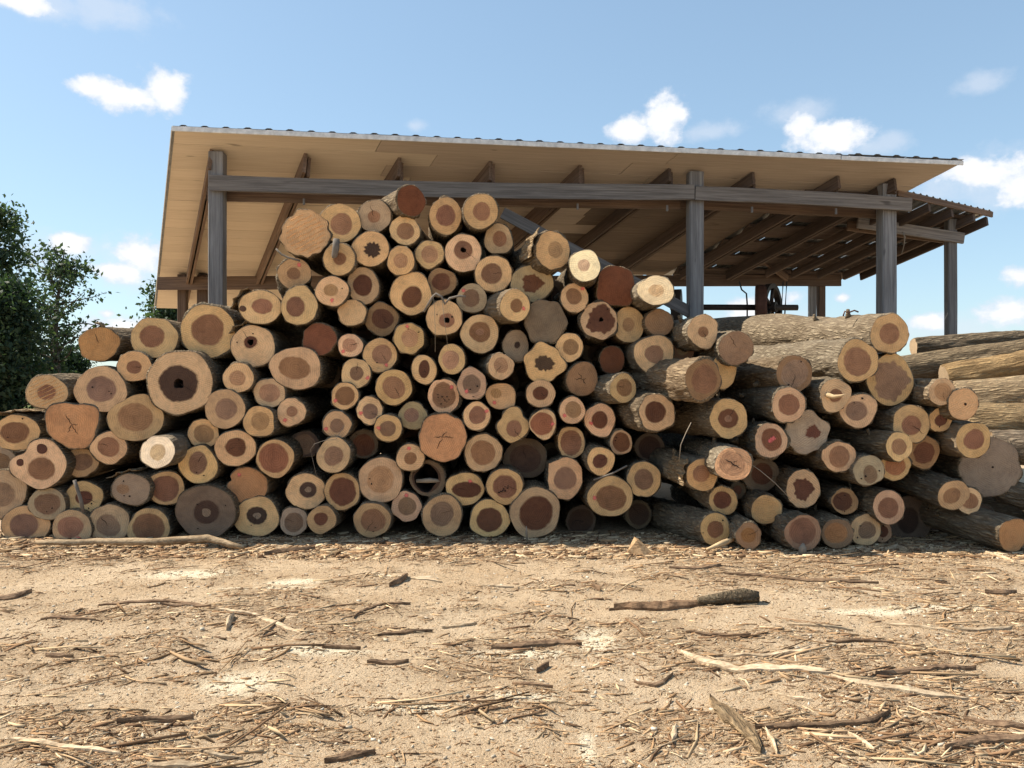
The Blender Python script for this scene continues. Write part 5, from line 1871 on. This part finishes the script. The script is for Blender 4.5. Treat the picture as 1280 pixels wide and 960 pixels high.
# folded triangle of bark standing on the ground
x, y = ground_at(796, 690)
z = float(ground_h(x, y))
vs = [(-.11, -.05, 0), (-.02, .02, .15), (.02, .0, .13), (.13, -.04, .02), (.05, -.08, .0), (-.005, -.03, .125), (-.10, -.03, 0), (-.02, .035, .14), (.025, .015, .12), (.12, -.02, .01)]
fs = [(0, 4, 5, 1), (1, 5, 2), (5, 4, 3, 2), (6, 7, 1, 0), (7, 8, 2, 1), (8, 9, 3, 2)]
o = mesh_obj('bark_curl', vs, fs, PALEB, None, color=(1, .85, .7))
o.location = (x, y, z)
tag(o, 'folded triangular bark curl standing at the foot of the pile', 'bark')

# twigs, vines and wires that hang in the pile


def path3(pix, Y):
    return [at(a, b, Y) for a, b in pix]


def thin(name, pix, Y, r, mat, label, cat):
    p = path3(pix, Y)
    standing(name, p, [r] * len(p), mat, label, cat, 6)


thin('white_twig', [(935, 578), (950, 588), (968, 603), (978, 613), (988, 624)], 7.28, .0035, MATS['twig'], 'thin white twig slanting across the right pile below the pink-slashed log', 'twig')
thin('white_twig', [(864, 528), (857, 542), (851, 556), (849, 576)], 7.30, .004, MATS['twig'], 'bent pale twig hanging left of the right pile', 'twig')
thin('grey_stick', [(742, 600), (765, 592), (784, 582)], 7.75, .009, MATS['grey_stub'], 'grey stick wedged between logs above the flat-sided area', 'stick')
thin('vine_tangle', [(530, 390), (540, 372), (545, 367), (552, 371), (556, 380), (562, 373), (574, 370), (582, 371)], 7.75, .012, MATS['grey_stub'], 'grey vine tangle draped across the upper middle logs', 'vine')
thin('vine_tangle', [(541, 368), (543, 380), (544, 410), (544, 440)], 7.75, .002, MATS['twig'], 'thin thread hanging at the left of the vine tangle', 'vine')
thin('vine_tangle', [(552, 371), (555, 395), (560, 435)], 7.75, .002, MATS['twig'], 'thin thread hanging at the right of the vine tangle', 'vine')
thin('wire_loop', [(395, 592), (391, 575), (388, 562), (393, 555), (404, 551), (420, 549), (430, 532)], 7.75, .0022, MATS['grey_stub'], 'thin wire loop around a log at the lower left of the middle', 'wire')
thin('thin_branch', [(345, 311), (352, 318), (360, 322), (375, 326)], 8.0, .010, MATS['grey_stub'], 'thin crooked branch poking out left below the saw-scored ragged log', 'branch')
thin('hanging_strip', [(93, 600), (97, 612), (101, 625), (104, 640)], 7.72, .018, MATS['grey_stub'], 'grey bark strip hanging over a dark heart at lower left', 'bark')
thin('red_twig', [(1054, 395), (1056, 389), (1060, 391), (1068, 388), (1073, 390)], 8.0, .008, MATS['rusty_iron'], 'reddish dry twig on top of the topmost right log', 'twig')


# loose chips, slivers and stones: far too many to count
def chip_mesh(name, n, xr, yr, lrange, wrange, seed, keep, palette, label, cat, flat=0.3, bias=0.6):
    rng = np.random.default_rng(seed)
    y = yr[0] + (yr[1] - yr[0]) * rng.random(n) ** 1.25
    x = (rng.random(n) * 2 - 1) * (xr * y / 8 + 0.4)
    k = rng.random(n) < keep(x, y)
    x, y = x[k], y[k]
    n = len(x)
    L = lrange[0] + (lrange[1] - lrange[0]) * rng.random(n) ** 2.6
    W = wrange[0] + (wrange[1] - wrange[0]) * rng.random(n) ** 1.6
    W = np.minimum(W, L * 0.7)
    an = rng.normal(size=n) * bias + (rng.random(n) < 0.25) * rng.uniform(-1.6, 1.6, n)
    tilt = rng.normal(size=n) * 0.10
    bend = rng.normal(size=n) * 0.18
    H = np.maximum(W * flat, 0.002) * rng.uniform(0.5, 1.5, n)
    vs = []
    for s in (-0.5, 0.0, 0.5):
        px = L * s
        off = bend * L * (0.25 - s * s)
        taper = 1.0 if s == 0 else rng.uniform(0.25, 0.9, n)
        for q, hh in ((-0.5, 0), (0.5, 0), (rng.uniform(-.3, .3, n), 1)):
            lx = px
            lyy = off + W * q * taper
            wx = x + lx * np.cos(an) - lyy * np.sin(an)
            wy = y + lx * np.sin(an) + lyy * np.cos(an)
            wz = ground_h(wx, wy) + H * hh + np.abs(tilt) * (s + 0.5) * L * 0.6 - 0.0008
            vs.append(np.stack([wx, wy, wz], -1))
    V = np.stack(vs, 1)            # n x 9 x 3
    base = [(0, 1, 4, 3), (1, 2, 5, 4), (2, 0, 3, 5), (3, 4, 7, 6), (4, 5, 8, 7), (5, 3, 6, 8)]
    T = []
    for q in base:
        T += [(q[0], q[1], q[2]), (q[0], q[2], q[3])]
    T += [(0, 2, 1), (6, 7, 8)]
    T = np.array(T)
    tri = (np.arange(n)[:, None, None] * 9 + T[None]).reshape(-1, 3)
    me = bpy.data.meshes.new(name)
    me.vertices.add(n * 9)
    me.vertices.foreach_set('co', V.reshape(-1))
    me.loops.add(tri.size)
    me.loops.foreach_set('vertex_index', tri.ravel())
    me.polygons.add(len(tri))
    me.polygons.foreach_set('loop_start', np.arange(0, tri.size, 3))
    me.update(calc_edges=True)
    pal = np.array(palette)
    c = pal[rng.choice(len(pal), n)] * rng.uniform(0.7, 1.25, (n, 1))
    ca = me.attributes.new('chip', 'FLOAT_COLOR', 'POINT')
    ca.data.foreach_set('color', np.repeat(np.concatenate([c, np.ones((n, 1))], 1), 9, 0).ravel().astype(np.float32))
    me.materials.append(MATS['chip'])
    o = bpy.data.objects.new(name, me)
    COL.objects.link(o)
    tag(o, label, cat, kind='stuff')
    return o


t, b = material('chip')
ca = t.node('ShaderNodeAttribute', attribute_name='chip')
t.link(ca.outputs['Color'], b.inputs['Base Color'])
b.inputs['Roughness'].default_value = 0.95
b.inputs['Specular IOR Level'].default_value = 0.1

CP = [(0.48, 0.345, 0.205), (0.40, 0.265, 0.15), (0.31, 0.19, 0.10), (0.22, 0.13, 0.072), (0.14, 0.082, 0.046), (0.56, 0.43, 0.275), (0.36, 0.22, 0.115)]


def dens(x, y, lo=0.12):
    return lo + (1 - lo) * mulch_field(x, y)


chip_mesh('wood_chips', 125000, 6.2, (2.9, 8.1), (0.006, 0.036), (0.003, 0.010), 1, lambda x, y: dens(x, y, 0.30), CP,
          'small wood chips and bark crumbs littering the yard', 'wood chips')
chip_mesh('bark_crumbs', 60000, 6.2, (2.9, 8.1), (0.005, 0.022), (0.003, 0.010), 7, lambda x, y: dens(x, y, 0.22), CP[2:5],
          'dark crumbs of bark ground into the dirt', 'bark litter', 0.6, 1.5)
chip_mesh('bark_slivers', 21000, 6.2, (2.9, 8.0), (0.025, 0.15), (0.004, 0.018), 2, lambda x, y: dens(x, y, 0.06), CP,
          'bark slivers and splinters strewn over the yard', 'bark litter', 0.35, 0.55)
chip_mesh('bark_strips', 1900, 6.2, (3.0, 8.0), (0.08, 0.45), (0.008, 0.026), 3, lambda x, y: dens(x, y, 0.03) ** 1.5,
          CP[:5], 'longer loose bark strips strewn among the chips', 'bark litter', 0.35, 0.45)
chip_mesh('gravel', 9000, 6.2, (2.9, 8.0), (0.006, 0.030), (0.006, 0.022), 4, lambda x, y: np.full_like(x, 0.6),
          [(0.52, 0.44, 0.33), (0.45, 0.37, 0.27), (0.56, 0.50, 0.40), (0.36, 0.28, 0.19)], 'pale pebbles scattered in the packed dirt', 'gravel', 0.6, 2.0)
chip_mesh('pile_litter', 13000, 6.2, (7.0, 8.3), (0.02, 0.16), (0.006, 0.03), 6, lambda x, y: np.full_like(x, 0.8),
          CP[:6], 'torn bark litter along the foot of the log pile', 'bark litter', 0.5, 0.8)
